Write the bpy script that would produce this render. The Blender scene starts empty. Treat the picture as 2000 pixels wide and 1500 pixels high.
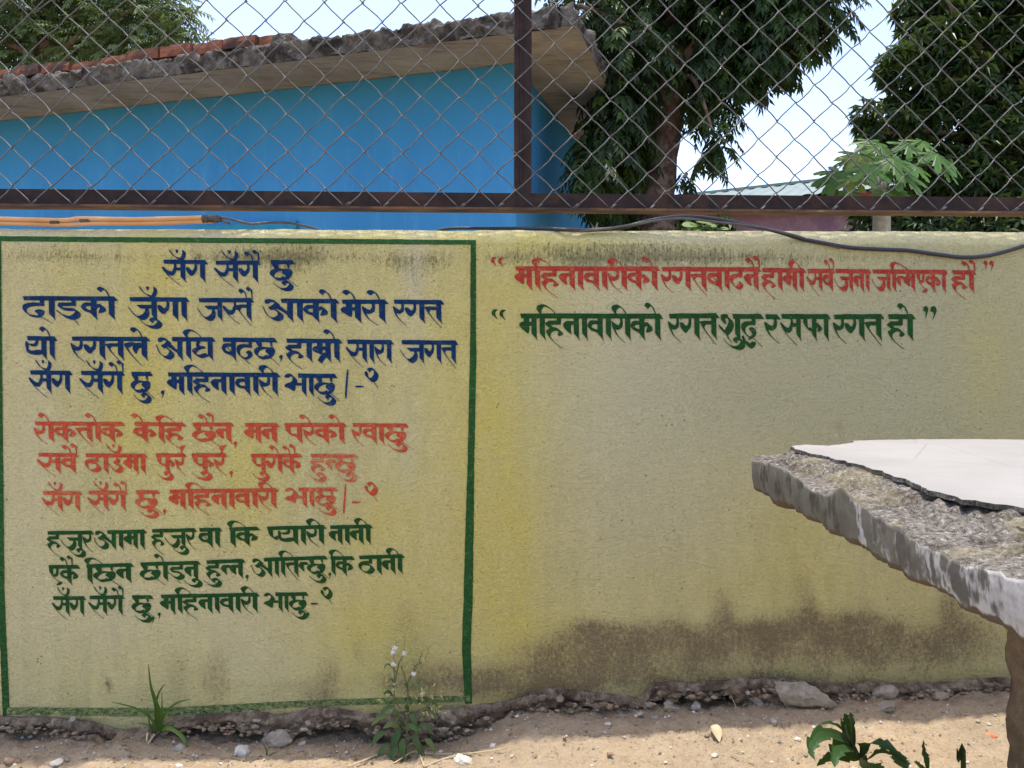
import bpy, bmesh, math, random
from math import sin, cos, tan, pi, radians, sqrt, exp
from mathutils import Vector, Matrix, noise, geometry
scene = bpy.context.scene
C = scene.collection
# ------------------------------------------------------------------ camera
FPX, CX, CY = 1502.0, 1000.0, 750.0          # focal length and centre of the 2000 x 1500 survey frame
H0, D0 = 0.95, 2.0
YAW, PITCH = radians(2.5), radians(2.2)
fwd = Vector((sin(YAW)*cos(PITCH), cos(YAW)*cos(PITCH), -sin(PITCH)))
rgt = Vector((cos(YAW), -sin(YAW), 0))
upv = rgt.cross(fwd)
CAM = Vector((0, -D0, H0))
cd = bpy.data.cameras.new('camera'); cam = bpy.data.objects.new('camera', cd); C.objects.link(cam)
cam.matrix_world = Matrix(((rgt.x, upv.x, -fwd.x, CAM.x), (rgt.y, upv.y, -fwd.y, CAM.y), (rgt.z, upv.z, -fwd.z, CAM.z), (0, 0, 0, 1)))
cd.sensor_fit = 'HORIZONTAL'; cd.sensor_width = 36; cd.lens = 36*FPX/2000; cd.clip_start = .02; cd.clip_end = 600
scene.camera = cam
# ------------------------------------------------------------------ sky, sun, exposure
SUN = Vector((-.05, .092, .99)).normalized()
w = bpy.data.worlds.new('World'); scene.world = w; w.use_nodes = True
nt = w.node_tree; bg = nt.nodes['Background']
sk = nt.nodes.new('ShaderNodeTexSky'); sk.sky_type = 'NISHITA'; sk.sun_disc = False
sk.sun_elevation = math.asin(SUN.z); sk.sun_rotation = math.atan2(SUN.x, SUN.y)
sk.altitude = 200; sk.air_density = 1.0; sk.dust_density = 2.3; sk.ozone_density = 1.0
wb_ = nt.nodes.new('ShaderNodeVectorMath'); wb_.operation = 'MULTIPLY'; wb_.inputs[1].default_value = (1.03, .96, .965)   # hazy air, slightly milky
nt.links.new(sk.outputs[0], wb_.inputs[0]); nt.links.new(wb_.outputs[0], bg.inputs[0]); bg.inputs[1].default_value = .15
sd = bpy.data.lights.new('sun', 'SUN'); sd.energy = 2.0; sd.angle = radians(.53); sd.color = (1, .95, .87)
so = bpy.data.objects.new('sun', sd); C.objects.link(so); so.rotation_euler = (-SUN).to_track_quat('-Z', 'Y').to_euler(); so.location = (0, 0, 10)
vs = scene.view_settings; vs.view_transform = 'Standard'; vs.look = 'None'; vs.exposure = 1.45; vs.gamma = 1; vs.use_curve_mapping = False
scene.render.engine = 'CYCLES'

# ---- hand lettering: broad-nib strokes ("s") and filled shapes ("p"); units 1/100 of letter height, y down
def BAR(x, y1=86):
    return [('q', [(x-10, 6), (x+9.6, 6), (x+10, 50), (x+10.4, y1+6), (x+11.6, y1+14), (x+14, y1+26), (x+6, y1+13), (x-6, y1-2), (x-9, y1-7), (x-9.6, 50)])]
def HK(pts, w): return ('s', pts, w)
G = {}
def gl(name, w, items, ax=None, hl=0, ux=None):
    G[name] = dict(w=w, items=items, ax=ax if ax is not None else w-12, hl=hl, ux=ux if ux is not None else (ax if ax is not None else w-12))
gl('ma', 67, [('s',[(27,10),(27,42)],None),('s',[(14,42),(52,42)],.8),('p',[(0,46),(5,38),(16,33),(34,34),(37,40),(36,79),(20,70),(6,58)])]+BAR(55), 55)
gl('mra', 70, [('s',[(27,10),(27,42)],None),('s',[(14,42),(52,42)],.8),('p',[(0,46),(5,38),(16,33),(34,34),(37,40),(36,72),(20,66),(6,58)]),('s',[(50,70),(36,88),(28,104)],.8)]+BAR(57), 57)
gl('ha', 68, [('s',[(52,10),(51,38)],.75),('s',[(50,37),(18,37)],.85),('p',[(0,42),(8,34),(20,34),(22,46),(32,60),(24,60),(10,54)]),
  ('s',[(14,84),(18,70),(32,62),(50,66),(58,76),(50,88)],[.55,.7,.75,.8,.85,.35]),('s',[(11,72),(13,86),(26,106),(44,124),(64,140)],[.7,.6,.3,.25,.15])], 50, 0, 44)
gl('na', 60, [('s',[(16,38),(46,38)],.76),('p',[(-1,45),(5,35),(16,30),(28,34),(29,48),(28,64),(30,84),(13,70),(3,57)])]+BAR(48), 48)
gl('nh', 38, [('s',[(16,38),(42,38)],.76),('p',[(-1,45),(5,35),(16,30),(26,34),(25,48),(25,62),(28,82),(13,68),(3,56)])], 30)
gl('aa', 30, BAR(19), 19)
gl('va', 59, [('s',[(46,37),(26,35),(14,38),(9,46)],[.8,.8,.75,.6]),('p',[(0,46),(6,40),(12,48),(24,60),(48,66),(48,84),(36,76),(16,70),(5,58)])]+BAR(47), 47)
gl('ba', 62, [('s',[(48,36),(26,34),(13,38),(9,46)],[.8,.8,.75,.6]),('p',[(0,46),(6,40),(12,48),(24,62),(50,68),(50,88),(36,79),(16,72),(5,60)]),('s',[(22,42),(42,66)],.35)]+BAR(50), 50)
RA = [('s',[(35,10),(38,36),(34,52)],[.5,.5,.6]),('p',[(0,31),(6,33),(16,41),(27,47),(36,38),(40,44),(38,56),(30,64),(18,64),(6,52)]),('s',[(6,42),(12,66),(26,92),(50,116)],[.5,.45,.3,.2])]
gl('ra', 46, RA, 36)
gl('ri', 42, RA, 36)
gl('ga', 76, [('s',[(35,10),(38,36),(33,54)],[.5,.5,.6]),('p',[(0,44),(1,36),(12,37),(24,50),(36,40),(38,56),(32,68),(24,77),(14,72),(4,58)])]+BAR(64), 64)
gl('sa', 92, [('s',[(48,10),(51,36),(46,56)],[.5,.5,.6]),('p',[(-2,36),(6,36),(20,50),(36,56),(48,42),(54,50),(50,66),(42,75),(32,76),(18,68),(4,50)]),
  ('s',[(6,46),(24,76),(48,102),(74,126)],[.5,.35,.25,.15]),('s',[(52,44),(76,44)],.72)]+BAR(80), 80)
gl('sh', 56, [('s',[(48,10),(51,36),(46,56)],[.5,.5,.6]),('p',[(0,38),(6,36),(20,50),(36,56),(48,42),(54,50),(50,66),(42,75),(32,76),(18,68),(4,52)]),
  ('s',[(6,46),(24,76),(48,102),(70,118)],[.5,.35,.25,.15]),('s',[(46,48),(60,48)],.6)], 48)
gl('ka', 82, [('s',[(40,37),(24,36),(13,39),(8,46)],[.8,.8,.7,.6]),('p',[(-1,46),(6,40),(12,49),(24,60),(42,66),(42,86),(30,76),(14,68),(4,58)]),
  ('s',[(46,54),(56,44),(66,42),(72,50),(71,62),(60,74)],[.3,.6,.75,.95,.9,.3])]+BAR(42), 42)
gl('cha', 92, [('p',[(10,18),(30,18),(36,30),(33,42),(26,46),(18,36)]),('s',[(62,46),(36,46),(18,54),(11,66),(14,78),(28,89),(46,91),(60,84)],[.3,.6,.8,.9,.9,.8,.7,.7]),
  ('s',[(72,10),(75,36)],[.7,.4]),('p',[(50,62),(56,50),(68,42),(82,43),(90,54),(90,68),(84,82),(72,93),(56,96),(60,84),(64,76)]),('s',[(70,88),(92,108),(110,126)],[.4,.2,.15])], 68, 0, 66)
gl('da', 80, [('s',[(66,10),(67,38)],.75),('s',[(64,38),(34,38),(14,46),(9,60),(16,76),(30,88),(50,93)],[.8,.8,.8,.7,.6,.6,.5]),
  ('p',[(42,68),(56,60),(70,64),(76,72),(72,86),(58,98),(44,96),(54,84)]),('s',[(62,94),(82,108),(100,124)],[.3,.2,.15])], 60)
gl('i', 86, [('s',[(60,10),(62,38)],.75),('s',[(62,37),(22,37)],.8),('s',[(21,37),(17,40),(17,52),(38,60),(64,62),(76,74),(70,90),(52,98),(30,90),(12,72)],[.8,.7,.7,.7,.7,.9,1,.9,.9,.9]),('s',[(58,100),(78,128)],.2)], 60)
gl('ja', 104, [('s',[(38,44),(90,44)],.85),('s',[(64,48),(68,66),(62,84),(48,95),(32,90),(14,70),(0,46)],[.7,.8,.95,1,.7,.35,.2])]+BAR(92), 92)
gl('ta', 64, [('s',[(46,38),(20,38)],.78),('p',[(-2,34),(8,32),(22,30),(30,38),(20,48),(16,56),(8,50)]),('s',[(6,42),(18,66),(40,98),(62,126)],[.5,.4,.25,.15])]+BAR(52), 52)
gl('la', 82, [('p',[(0,34),(8,28),(26,24),(42,30),(44,44),(34,40),(24,46),(12,50)]),('s',[(6,42),(20,72),(44,108),(62,130)],[.6,.45,.25,.15]),
  ('p',[(32,38),(44,28),(62,28),(68,40),(64,52),(52,52),(42,78),(30,56)])]+BAR(70), 70)
gl('a', 104, [('s',[(14,13),(24,9),(40,14),(48,24),(40,36),(24,46)],[.8,.7,.8,.9,.8,.7]),('p',[(5,14),(12,4),(24,2),(26,10),(20,22),(10,24)]),
  ('s',[(38,50),(56,64),(58,82),(46,94),(30,90),(12,70),(0,36)],[.6,.9,1,.9,.6,.3,.15]),('p',[(50,32),(62,38),(76,54),(88,58),(88,80),(74,68),(58,54),(46,46)])]+BAR(90), 90, 60)
gl('gha', 84, [('p',[(22,18),(38,18),(30,30),(34,40),(50,42),(46,52),(26,50),(18,38)]),('s',[(52,48),(28,52),(12,64),(16,78),(36,88),(60,80)],[.4,.6,.85,.8,.8,.8])]+BAR(72), 72)
gl('ya', 80, [('s',[(38,10),(42,28),(34,40),(16,40)],[.5,.5,.6,.6]),('p',[(-2,26),(6,28),(12,40),(10,56),(20,66),(44,62),(60,66),(60,82),(30,86),(8,76),(0,58)]),]+BAR(68), 68)
gl('dha', 72, [('s',[(58,10),(59,38)],.7),('s',[(58,38),(26,38),(11,48),(9,66),(18,84),(36,95)],[.8,.8,.8,.7,.7,.6]),('p',[(40,66),(54,58),(66,66),(68,82),(58,94),(40,100),(30,92),(44,88),(48,76)]),('s',[(42,106),(54,116)],.45)], 50)
gl('tha', 72, [('s',[(52,10),(54,38)],.7),('s',[(54,38),(30,38),(12,46),(8,60),(16,78),(32,91),(48,92),(60,80),(60,64),(48,52),(26,50)],[.7,.75,.75,.6,.55,.55,.85,1,.9,.6,.4])], 50)
gl('u', 62, [('s',[(24,12),(42,30),(38,44),(26,52)],[.6,.8,.8,.6]),('s',[(32,54),(52,64),(54,82),(42,94),(26,88),(10,68),(2,52)],[.6,.9,1,.9,.6,.3,.15])], 34)
PA = [('s',[(18,10),(20,42),(30,58),(52,62)],[1,.95,.7,.75])]
gl('pa', 74, PA+BAR(62), 62)
gl('ph', 50, [('s',[(18,10),(20,42),(28,60),(40,66),(48,54)],[1,.95,.8,.8,.3])], 30)
gl('pha', 92, PA+[('s',[(64,54),(72,44),(80,44),(84,54),(76,70)],[.3,.6,.8,.9,.3])]+BAR(58), 58)
gl('e', 56, [('s',[(16,10),(17,42),(26,56),(40,56)],[.9,.9,.7,.6]),('s',[(44,10),(44,40),(40,56)],.55),('s',[(22,60),(40,80),(58,94)],[.5,.3,.35]),('p',[(40,104),(50,94),(64,90),(66,100),(56,108),(44,109)])], 40)
gl('dda', 70, [('s',[(56,10),(57,38)],.7),('s',[(56,37),(22,38)],.75),('s',[(21,38),(16,42),(16,52),(38,58),(58,66),(61,80),(48,92),(30,86),(8,66)],[.75,.7,.6,.6,.9,1,.9,.8,.7]),('s',[(42,106),(52,116)],.45)], 44)
gl('sha', 84, [('s',[(14,12),(26,10),(40,20),(46,40),(38,62),(26,76),(14,66),(6,50)],[.8,.8,1,1,1,.9,.9,.8]),('p',[(8,6),(22,0),(36,6),(24,16),(28,40),(18,36),(8,22)]),
  ('s',[(30,84),(37,100),(46,110)],[.4,.35,.5])]+BAR(70), 70, 52)
gl('tta', 58, [('s',[(44,10),(44,38)],.75),('s',[(44,37),(24,38),(10,46),(7,62),(16,80),(30,92),(42,86),(48,74),(38,66)],[.8,.8,.7,.6,.6,.8,.9,.7,.3])], 40)
gl('ddha', 76, [('s',[(46,10),(46,38)],.75),('s',[(46,38),(24,38),(9,48),(9,66),(20,84),(32,94)],[.8,.8,.8,.7,.6,.6]),('p',[(28,60),(40,53),(54,64),(56,82),(46,96),(26,104),(32,90),(42,80)]),
  ('p',[(2,90),(10,88),(16,106),(26,112),(32,120),(40,112),(52,112),(54,124),(42,140),(28,134),(16,120),(8,110)]),('s',[(48,100),(78,132)],.2)], 40)
gl('bha', 100, [('s',[(14,14),(26,8),(42,14),(50,30),(42,46),(26,52)],[.7,.7,.9,1,.8,.6]),('p',[(4,14),(12,5),(26,5),(20,16),(12,22)]),
  ('p',[(4,56),(22,44),(48,42),(52,54),(48,82),(24,70),(8,62)]),('s',[(36,50),(80,50)],.65)]+BAR(88), 88, 62)
# marks: drawn at the anchor of the last upright
M = {
 'E': [('s',[(-42,-26),(-36,-35),(-26,-34),(-16,-20),(-7,4)],[.75,.8,.6,.35,.2])],
 'AI': [('s',[(-36,-26),(-31,-34),(-22,-32),(-14,-18),(-9,4)],[.75,.8,.55,.3,.2]),('s',[(-6,-36),(2,-43),(10,-36),(12,-20),(14,4)],[.65,.8,.5,.3,.2])],
 'EAI': [('s',[(-42,-26),(-37,-34),(-30,-32),(-26,-18),(-24,4)],[.75,.7,.4,.3,.2]),('s',[(-12,-26),(-8,-34),(-2,-32),(2,-18),(4,4)],[.7,.7,.4,.3,.2]),('s',[(12,-30),(18,-38),(24,-32),(24,-14),(24,4)],[.6,.7,.4,.3,.2])],
 'II': [('s',[(-42,4),(-51,-10),(-49,-22),(-36,-30),(-22,-22),(-12,-10),(-4,4)],[.6,.9,.9,.6,.45,.4,.3])],
 'I': [('s',[(-4,4),(-12,-10),(-10,-22),(4,-31),(20,-27),(38,-12),(50,3)],[.6,.9,.85,.5,.4,.35,.25])],
 'I2': [('s',[(-4,4),(-12,-10),(-10,-22),(4,-31),(28,-26),(56,-12),(80,3)],[.6,.9,.85,.5,.4,.35,.25])],
 'CB': [('s',[(-52,-46),(-38,-22),(-20,-7),(-4,-2)],[.3,.5,.55,.6]),('s',[(4,-40),(4,-22),(-3,-4)],[.65,.65,.6]),('p',[(-29,-48),(-19,-46),(-18,-38),(-24,-30)])],
 'U': [('s',[(-50,112),(-36,128),(-16,142),(6,144),(18,134),(20,120),(10,109),(-4,108)],[.15,.35,.6,.85,.95,.85,.7,.7]),('p',[(-18,110),(-8,101),(6,102),(0,114),(-2,126),(-12,120)])],
 'REPH': [('p',[(-14,-30),(-4,-40),(16,-40),(6,-28),(0,-8),(2,4),(-7,2),(-8,-14)])],
 'DOT': [('p',[(-6,-22),(4,-20),(5,-10),(-2,-2),(-6,-10)])],
}
for k, base in (('o', 'E'), ('ii', 'II'), ('au', 'AI')):
    gl(k, 30, BAR(19)+[(t, [(x+19, y) for x, y in p], *r) for t, p, *r in M[base]], 19)
gl('im', 30, BAR(19)+[(t, [(x+19, y) for x, y in p], *r) for t, p, *r in M['I']], 19)
gl('im2', 30, BAR(19)+[(t, [(x+19, y) for x, y in p], *r) for t, p, *r in M['I2']], 19)

B, O, R, N = 'blue', 'orange', 'red', 'green'
# (colour, H, x0, y0, x1, y1, tokens)  pixel frame of the wall survey; x1 = right end of the head line
WORDS = [
 (B,43,319,507,403,508,'sa CB ga'),(B,43,421,509,506,509,'sa CB ga AI'),(B,43,528,508,573,508,'cha U'),
 (B,45,45,578,226,579,'da aa i ka o'),(B,45,253,580,367,581,'ja CB U ga aa'),(B,45,388,582,493,582,'ja sh ta AI'),(B,45,514,583,659,584,'a aa ka o'),(B,45,667,585,754,585,'ma E ra o'),(B,45,769,585,864,586,'ra ga ta'),
 (B,45,53,656,109,657,'ya o'),(B,45,140,657,290,658,'ra ga ta la E'),(B,45,306,658,418,658.5,'a im gha'),(B,45,435,659,539,660,'ba dha cha'),(B,45,559,661,665,662,'ha aa mra o'),(B,45,678,663,766,664,'sa aa ra aa'),(B,45,784,664,892,665,'ja ga ta'),
 (B,44,59,723,139,724,'sa CB ga'),(B,44,158,724,241,725,'sa CB ga AI'),(B,44,257,726,296,726,'cha U'),(B,44,328,727,544,728,'ma im ha na aa va aa ri ii'),(B,44,554,729,656,730,'bha aa cha U'),
 (O,40,68,823,241,824,'ra o ka ta o ka'),(O,40,262,824,360,825,'ka E im ha'),(O,40,376,825,454,825,'cha AI na'),(O,40,478,826,543,826,'ma na'),(O,40,555,826,674,826,'pa ra E ka o'),(O,40,688,826,795,827,'ra va aa cha U'),
 (O,39,75,884,150,885,'sa va AI'),(O,39,167,885,286,886,'tha aa u CB ma aa'),(O,39,305,885,362,885,'pha U ra REPH'),(O,39,374,885,441,885,'pha U ra REPH'),(O,39,490,886,588,886,'pa U ga E ka AI'),(O,39,607,886,696,887,'ha U nh cha U'),
 (O,39,84,959,158,959,'sa CB ga'),(O,39,173,958,247,958,'sa CB ga AI'),(O,39,265,957,310,957,'cha U'),(O,39,331,956,541,953,'ma im ha na aa va aa ri ii'),(O,39,555,952,657,952,'bha aa cha U'),
 (N,38,93,1037,181,1036,'ha ja U ra'),(N,38,184,1036,284,1034,'a aa ma aa'),(N,38,297,1033,382,1031,'ha ja U ra'),(N,38,389,1031,431,1030,'ba aa'),(N,38,447,1030,504,1028,'im ka'),(N,38,521,1028,634,1025,'ph ya aa ri ii'),(N,38,644,1026,725,1024,'na aa na ii'),
 (N,38,95,1103,154,1103,'e ka AI'),(N,38,168,1102,258,1099,'im cha na'),(N,38,274,1098,389,1095,'cha o dda na U'),(N,38,403,1094,476,1091,'ha U nh na'),(N,38,491,1090,637,1085,'a aa im ta nh cha U'),(N,38,645,1086,690,1086,'im ka'),(N,38,701,1085,787,1082,'tha aa na ii'),
 (N,38,104,1164,166,1164,'sa CB ga'),(N,38,175,1163,241,1162,'sa CB ga AI'),(N,38,258,1162,297,1162,'cha U'),(N,38,314,1161,504,1157,'ma im ha na aa va aa ri ii'),(N,38,514,1157,600,1156,'bha aa cha U'),
 (R,46,1006,520,1285,520.5,'ma im ha na aa va aa ri ii ka o'),(R,46,1292,521,1483,522,'ra ga ta ba aa tta na AI'),(R,45,1488,523,1571,524,'ha aa ma ii'),(R,44,1577,525,1628,525,'sa ba AI'),(R,44,1631,525,1699,526,'ja na aa'),(R,43,1704,526,1848,527,'ja im2 nh ma e ka aa'),(R,43,1859,527.5,1903,528,'ha au'),
 (N,51,1016,612,1291,612.5,'ma im ha na aa va aa ri ii ka o'),(N,51,1306,612.5,1401,611.5,'ra ga ta'),(N,51,1404,613,1488,613,'sha U ddha'),(N,51,1494,613.5,1520,614,'ra'),(N,51,1526,613,1619,613.5,'sa pha aa'),(N,51,1628,614,1723,613,'ra ga ta'),(N,51,1734,613.5,1784,613.5,'ha o'),
]
COMMA = [('p',[(4,4),(14,0),(20,8),(16,24),(8,40),(10,22),(2,16)])]
OPENQ = [('p',[(0,14),(6,2),(18,0),(24,3),(16,10),(15,22),(24,40),(10,28),(2,22)]),('p',[(31,16),(37,4),(49,2),(56,5),(46,12),(45,24),(55,44),(42,32),(33,25)])]
CLOSEQ = [('p',[(2,4),(10,0),(16,4),(19,14),(14,34),(8,50),(9,24),(0,18)]),('p',[(30,5),(40,0),(48,5),(52,18),(44,38),(36,54),(41,26),(29,20)])]
TWO = [('s',[(16,0),(26,-8),(42,-2),(50,14),(45,32),(30,42),(14,32),(7,18),(8,6)],[.8,.6,.9,1,1,.95,.95,.9,.5]),('s',[(36,46),(58,76)],[.3,.15])]
DASH = [('p',[(0,6),(10,0),(40,2),(46,4),(34,10),(6,10)])]
DANDA = [('p',[(8,-4),(15,0),(8,104),(6,116),(0,100)])]
SINGLES = [  # colour, H, x, y, items, kind
 (B,38,545,693,COMMA,'comma'),(B,40,314,762,COMMA,'comma'),(B,44,674,727,DANDA,'danda'),(B,38,694,753,DASH,'dash'),(B,44,713,724,TWO,'numeral_two'),
 (O,36,456,862,COMMA,'comma'),(O,36,448,919,COMMA,'comma'),(O,34,318,994,COMMA,'comma'),(O,44,670,952,DANDA,'danda'),(O,38,687,979,DASH,'dash'),(O,42,713,947,TWO,'numeral_two'),
 (N,34,479,1122,COMMA,'comma'),(N,34,295,1204,COMMA,'comma'),(N,32,308,1196,COMMA,'comma'),(N,34,607,1177,DASH,'dash'),(N,38,627,1151,TWO,'numeral_two'),(N,30,641,1118,COMMA,'comma'),(N,30,598,1196,COMMA,'comma'),
 (R,44,959,502,OPENQ,'quotation_mark'),(R,38,1921,509,CLOSEQ,'quotation_mark'),(N,50,960,604,OPENQ,'quotation_mark'),(N,50,1803,598,CLOSEQ,'quotation_mark'),
]
import math, random
def catmull(pts, n=5, closed=False, extra=None):
    out = []; m = len(pts)
    if m < 3 and not closed: 
        k = 2
        return [tuple(pts[0][i]+(pts[1][i]-pts[0][i])*t/k for i in range(len(pts[0]))) for t in range(k+1)]
    rng = range(m) if closed else range(m-1)
    for i in rng:
        g = (lambda j: pts[j % m]) if closed else (lambda j: pts[min(max(j, 0), m-1)])
        p0, p1, p2, p3 = g(i-1), g(i), g(i+1), g(i+2)
        for s in range(n):
            t = s/n
            out.append(tuple(.5*((2*b)+(-a+c)*t+(2*a-5*b+4*c-d)*t*t+(-a+3*b-3*c+d)*t**3) for a, b, c, d in zip(p0, p1, p2, p3)))
    if not closed: out.append(tuple(pts[-1]))
    return out
def hull(P):
    P = sorted(set((round(x, 3), round(y, 3)) for x, y in P))
    def half(Q):
        h = []
        for p in Q:
            while len(h) > 1 and (h[-1][0]-h[-2][0])*(p[1]-h[-2][1])-(h[-1][1]-h[-2][1])*(p[0]-h[-2][0]) <= 0: h.pop()
            h.append(p)
        return h[:-1]
    return half(P)+half(P[::-1])
def item_polys(items):
    polys = []
    for it in items:
        if it[0] == 'q': polys.append(list(it[1]))
        elif it[0] == 'p':
            p = it[1]
            polys.append(catmull(p, 3, True) if len(p) > 3 else list(p))
        else:
            pts, w = it[1], it[2]
            if w is None: w = 1
            if not isinstance(w, list): w = [w]*len(pts)
            q = catmull([(x, y, ww) for (x, y), ww in zip(pts, w)], 4)
            nibs = []
            for x, y, ww in q:
                a, b = 9.6*ww, 2.0*min(1, .5+ww*.5)
                nibs.append([(x-a, y-a), (x-a+b, y-a-b*.3), (x+a+b*.3, y+a-b), (x+a, y+a), (x+a-b, y+a+b*.3), (x-a-b*.3, y-a+b)])
            for m, n in zip(nibs, nibs[1:]): polys.append(hull(m+n))
    return polys
def word_polys(H, x0, y0, x1, y1, toks, rnd=None):
    """convex/simple polygons of one word in survey pixels"""
    rnd = rnd or random.Random(int(x0*7+y0)); H = H*.955
    toks = toks.split(); run = []; x = 0; hl = None; prev = None
    for t in toks:
        if t in M:
            g = G[prev[0]]; ax = prev[1]+(g['ux'] if t == 'U' else g['ax'])
            dy = -4 if t == 'U' and prev[0] in ('cha', 'ha') else (-8 if t == 'U' else 0)
            if t == 'CB' and prev[0] in ('u',): ax += 10
            run.append([(a[0], [(px+ax, py+dy) for px, py in a[1]], *a[2:]) for a in M[t]])
        else:
            g = G[t]
            if hl is None: hl = g['hl']
            if g['hl'] and prev is not None: x += 4
            dx = rnd.uniform(-1, 1)
            run.append([(a[0], [(px+x, py+rnd.uniform(-.7,.7)) for px, py in a[1]], *a[2:]) for a in g['items']])
            prev = (t, x); x += g['w']
    start = x0-(.04*H if not hl else 0)
    end = x1-.02*H
    sx = (end-start)/x
    allp = []
    h0 = hl if hl else 5
    L = [('q', [(h0-1, 1), (x*.3, -.5), (x*.6, .8), (x-4, -.3), (x+3, 9), (x+10, 21), (x*.65, 20), (x*.35, 20.8), (h0+2, 20)])]
    for items in [L]+run:
        for poly in item_polys(items):
            allp.append([(start+px*sx, y0+(y1-y0)*(px/x)+py/100*H) for px, py in poly])
    return allp
# ------------------------------------------------------------------ helpers
def ray(px, py):
    return (fwd*FPX + rgt*(px-CX) + upv*(CY-py)).normalized()
def PY(px, py, y=0.0):                        # survey pixel -> point on the vertical plane at depth y
    r = ray(px, py); t = (y-CAM.y)/r.y; return CAM + r*t
def PZ(px, py, z=0.0):                        # survey pixel -> point on the level plane at height z
    r = ray(px, py); t = (z-CAM.z)/r.z; return CAM + r*t
def PD(px, py, d):                            # survey pixel -> point at distance d along the view axis
    r = fwd*FPX + rgt*(px-CX) + upv*(CY-py); return CAM + r*(d/FPX)
def to_px(p):
    v = Vector(p)-CAM; d = v.dot(fwd); return CX+v.dot(rgt)/d*FPX, CY-v.dot(upv)/d*FPX
def ns(x, y=0, z=0): return noise.noise(Vector((x, y, z)))
def fb(x, y=0, z=0, o=4): return noise.fractal(Vector((x, y, z)), .6, 2.1, o)
def lerp_tab(tab, x):
    if x <= tab[0][0]: return tab[0][1]
    for (a, va), (b, vb) in zip(tab, tab[1:]):
        if x <= b: return va+(vb-va)*(x-a)/(b-a)
    return tab[-1][1]
def tag(o, label=None, cat=None, group=None, kind=None):
    if label: o['label'] = label
    if cat: o['category'] = cat
    if group: o['group'] = group
    if kind: o['kind'] = kind
    return o
def empty(name, loc=(0, 0, 0)):
    o = bpy.data.objects.new(name, None); C.objects.link(o); o.location = loc; o.empty_display_size = .05; return o
def link_mesh(name, me, mats, parent=None, smooth=False):
    if not isinstance(mats, (list, tuple)): mats = [mats]
    for m in mats:
        if me.materials.find(m.name) < 0: me.materials.append(m)
    if smooth: me.polygons.foreach_set('use_smooth', [True]*len(me.polygons))
    o = bpy.data.objects.new(name, me); C.objects.link(o)
    if parent:
        o.parent = parent; o.matrix_parent_inverse = Matrix.Translation(-Vector(parent.location))
    return o
def mesh(name, V, F, mats, parent=None, smooth=False, idx=None):
    me = bpy.data.meshes.new(name); me.from_pydata([tuple(v) for v in V], [], F)
    if idx: me.polygons.foreach_set('material_index', idx)
    me.update(); return link_mesh(name, me, mats, parent, smooth)
class MB:
    def __init__(s): s.V = []; s.F = []; s.M = []
    def add(s, V, F, mi=0):
        n = len(s.V); s.V += [tuple(v) for v in V]; s.F += [tuple(i+n for i in f) for f in F]; s.M += [mi]*len(F)
    def box(s, a, b, mi=0, jit=0, R=None):
        V = [Vector((x, y, z)) for z in (a[2], b[2]) for y in (a[1], b[1]) for x in (a[0], b[0])]
        if jit: V = [v+Vector([random.uniform(-jit, jit) for _ in range(3)]) for v in V]
        s.add(V, [(0, 2, 3, 1), (4, 5, 7, 6), (0, 1, 5, 4), (2, 6, 7, 3), (0, 4, 6, 2), (1, 3, 7, 5)], mi)
    def obox(s, o, ux, uy, uz, mi=0):
        V = [o+ux*i+uy*j+uz*k for k in (0, 1) for j in (0, 1) for i in (0, 1)]
        s.add(V, [(0, 2, 3, 1), (4, 5, 7, 6), (0, 1, 5, 4), (2, 6, 7, 3), (0, 4, 6, 2), (1, 3, 7, 5)], mi)
    def tube(s, pts, r, n=6, mi=0, cap=True):
        pts = [Vector(p) for p in pts]; m = len(pts)
        if not callable(r): rr = r; r = (lambda t: rr) if not isinstance(rr, (list, tuple)) else (lambda t: lerp_tab([(i/(len(rr)-1), q) for i, q in enumerate(rr)], t))
        V = []; prev = None
        for i, p in enumerate(pts):
            t = (pts[min(i+1, m-1)]-pts[max(i-1, 0)]).normalized()
            if prev is None: a = t.orthogonal().normalized()
            else:
                a = prev-t*prev.dot(t); a = a.normalized() if a.length > 1e-6 else t.orthogonal().normalized()
            prev = a; b = t.cross(a); q = r(i/max(1, m-1))
            V += [p+(a*cos(2*pi*k/n)+b*sin(2*pi*k/n))*q for k in range(n)]
        F = [(i*n+k, i*n+(k+1) % n, (i+1)*n+(k+1) % n, (i+1)*n+k) for i in range(m-1) for k in range(n)]
        if cap: F += [tuple(range(n))[::-1], tuple((m-1)*n+k for k in range(n))]
        s.add(V, F, mi)
    def build(s, name, mats, parent=None, smooth=False): return mesh(name, s.V, s.F, mats, parent, smooth, s.M)
def cat3(pts, n=6): return [Vector(p) for p in catmull([tuple(q) for q in pts], n)]
def grid(nu, nv, fn): 
    V = [fn(i, j) for j in range(nv) for i in range(nu)]
    F = [(j*nu+i, j*nu+i+1, (j+1)*nu+i+1, (j+1)*nu+i) for j in range(nv-1) for i in range(nu-1)]
    return V, F

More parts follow.
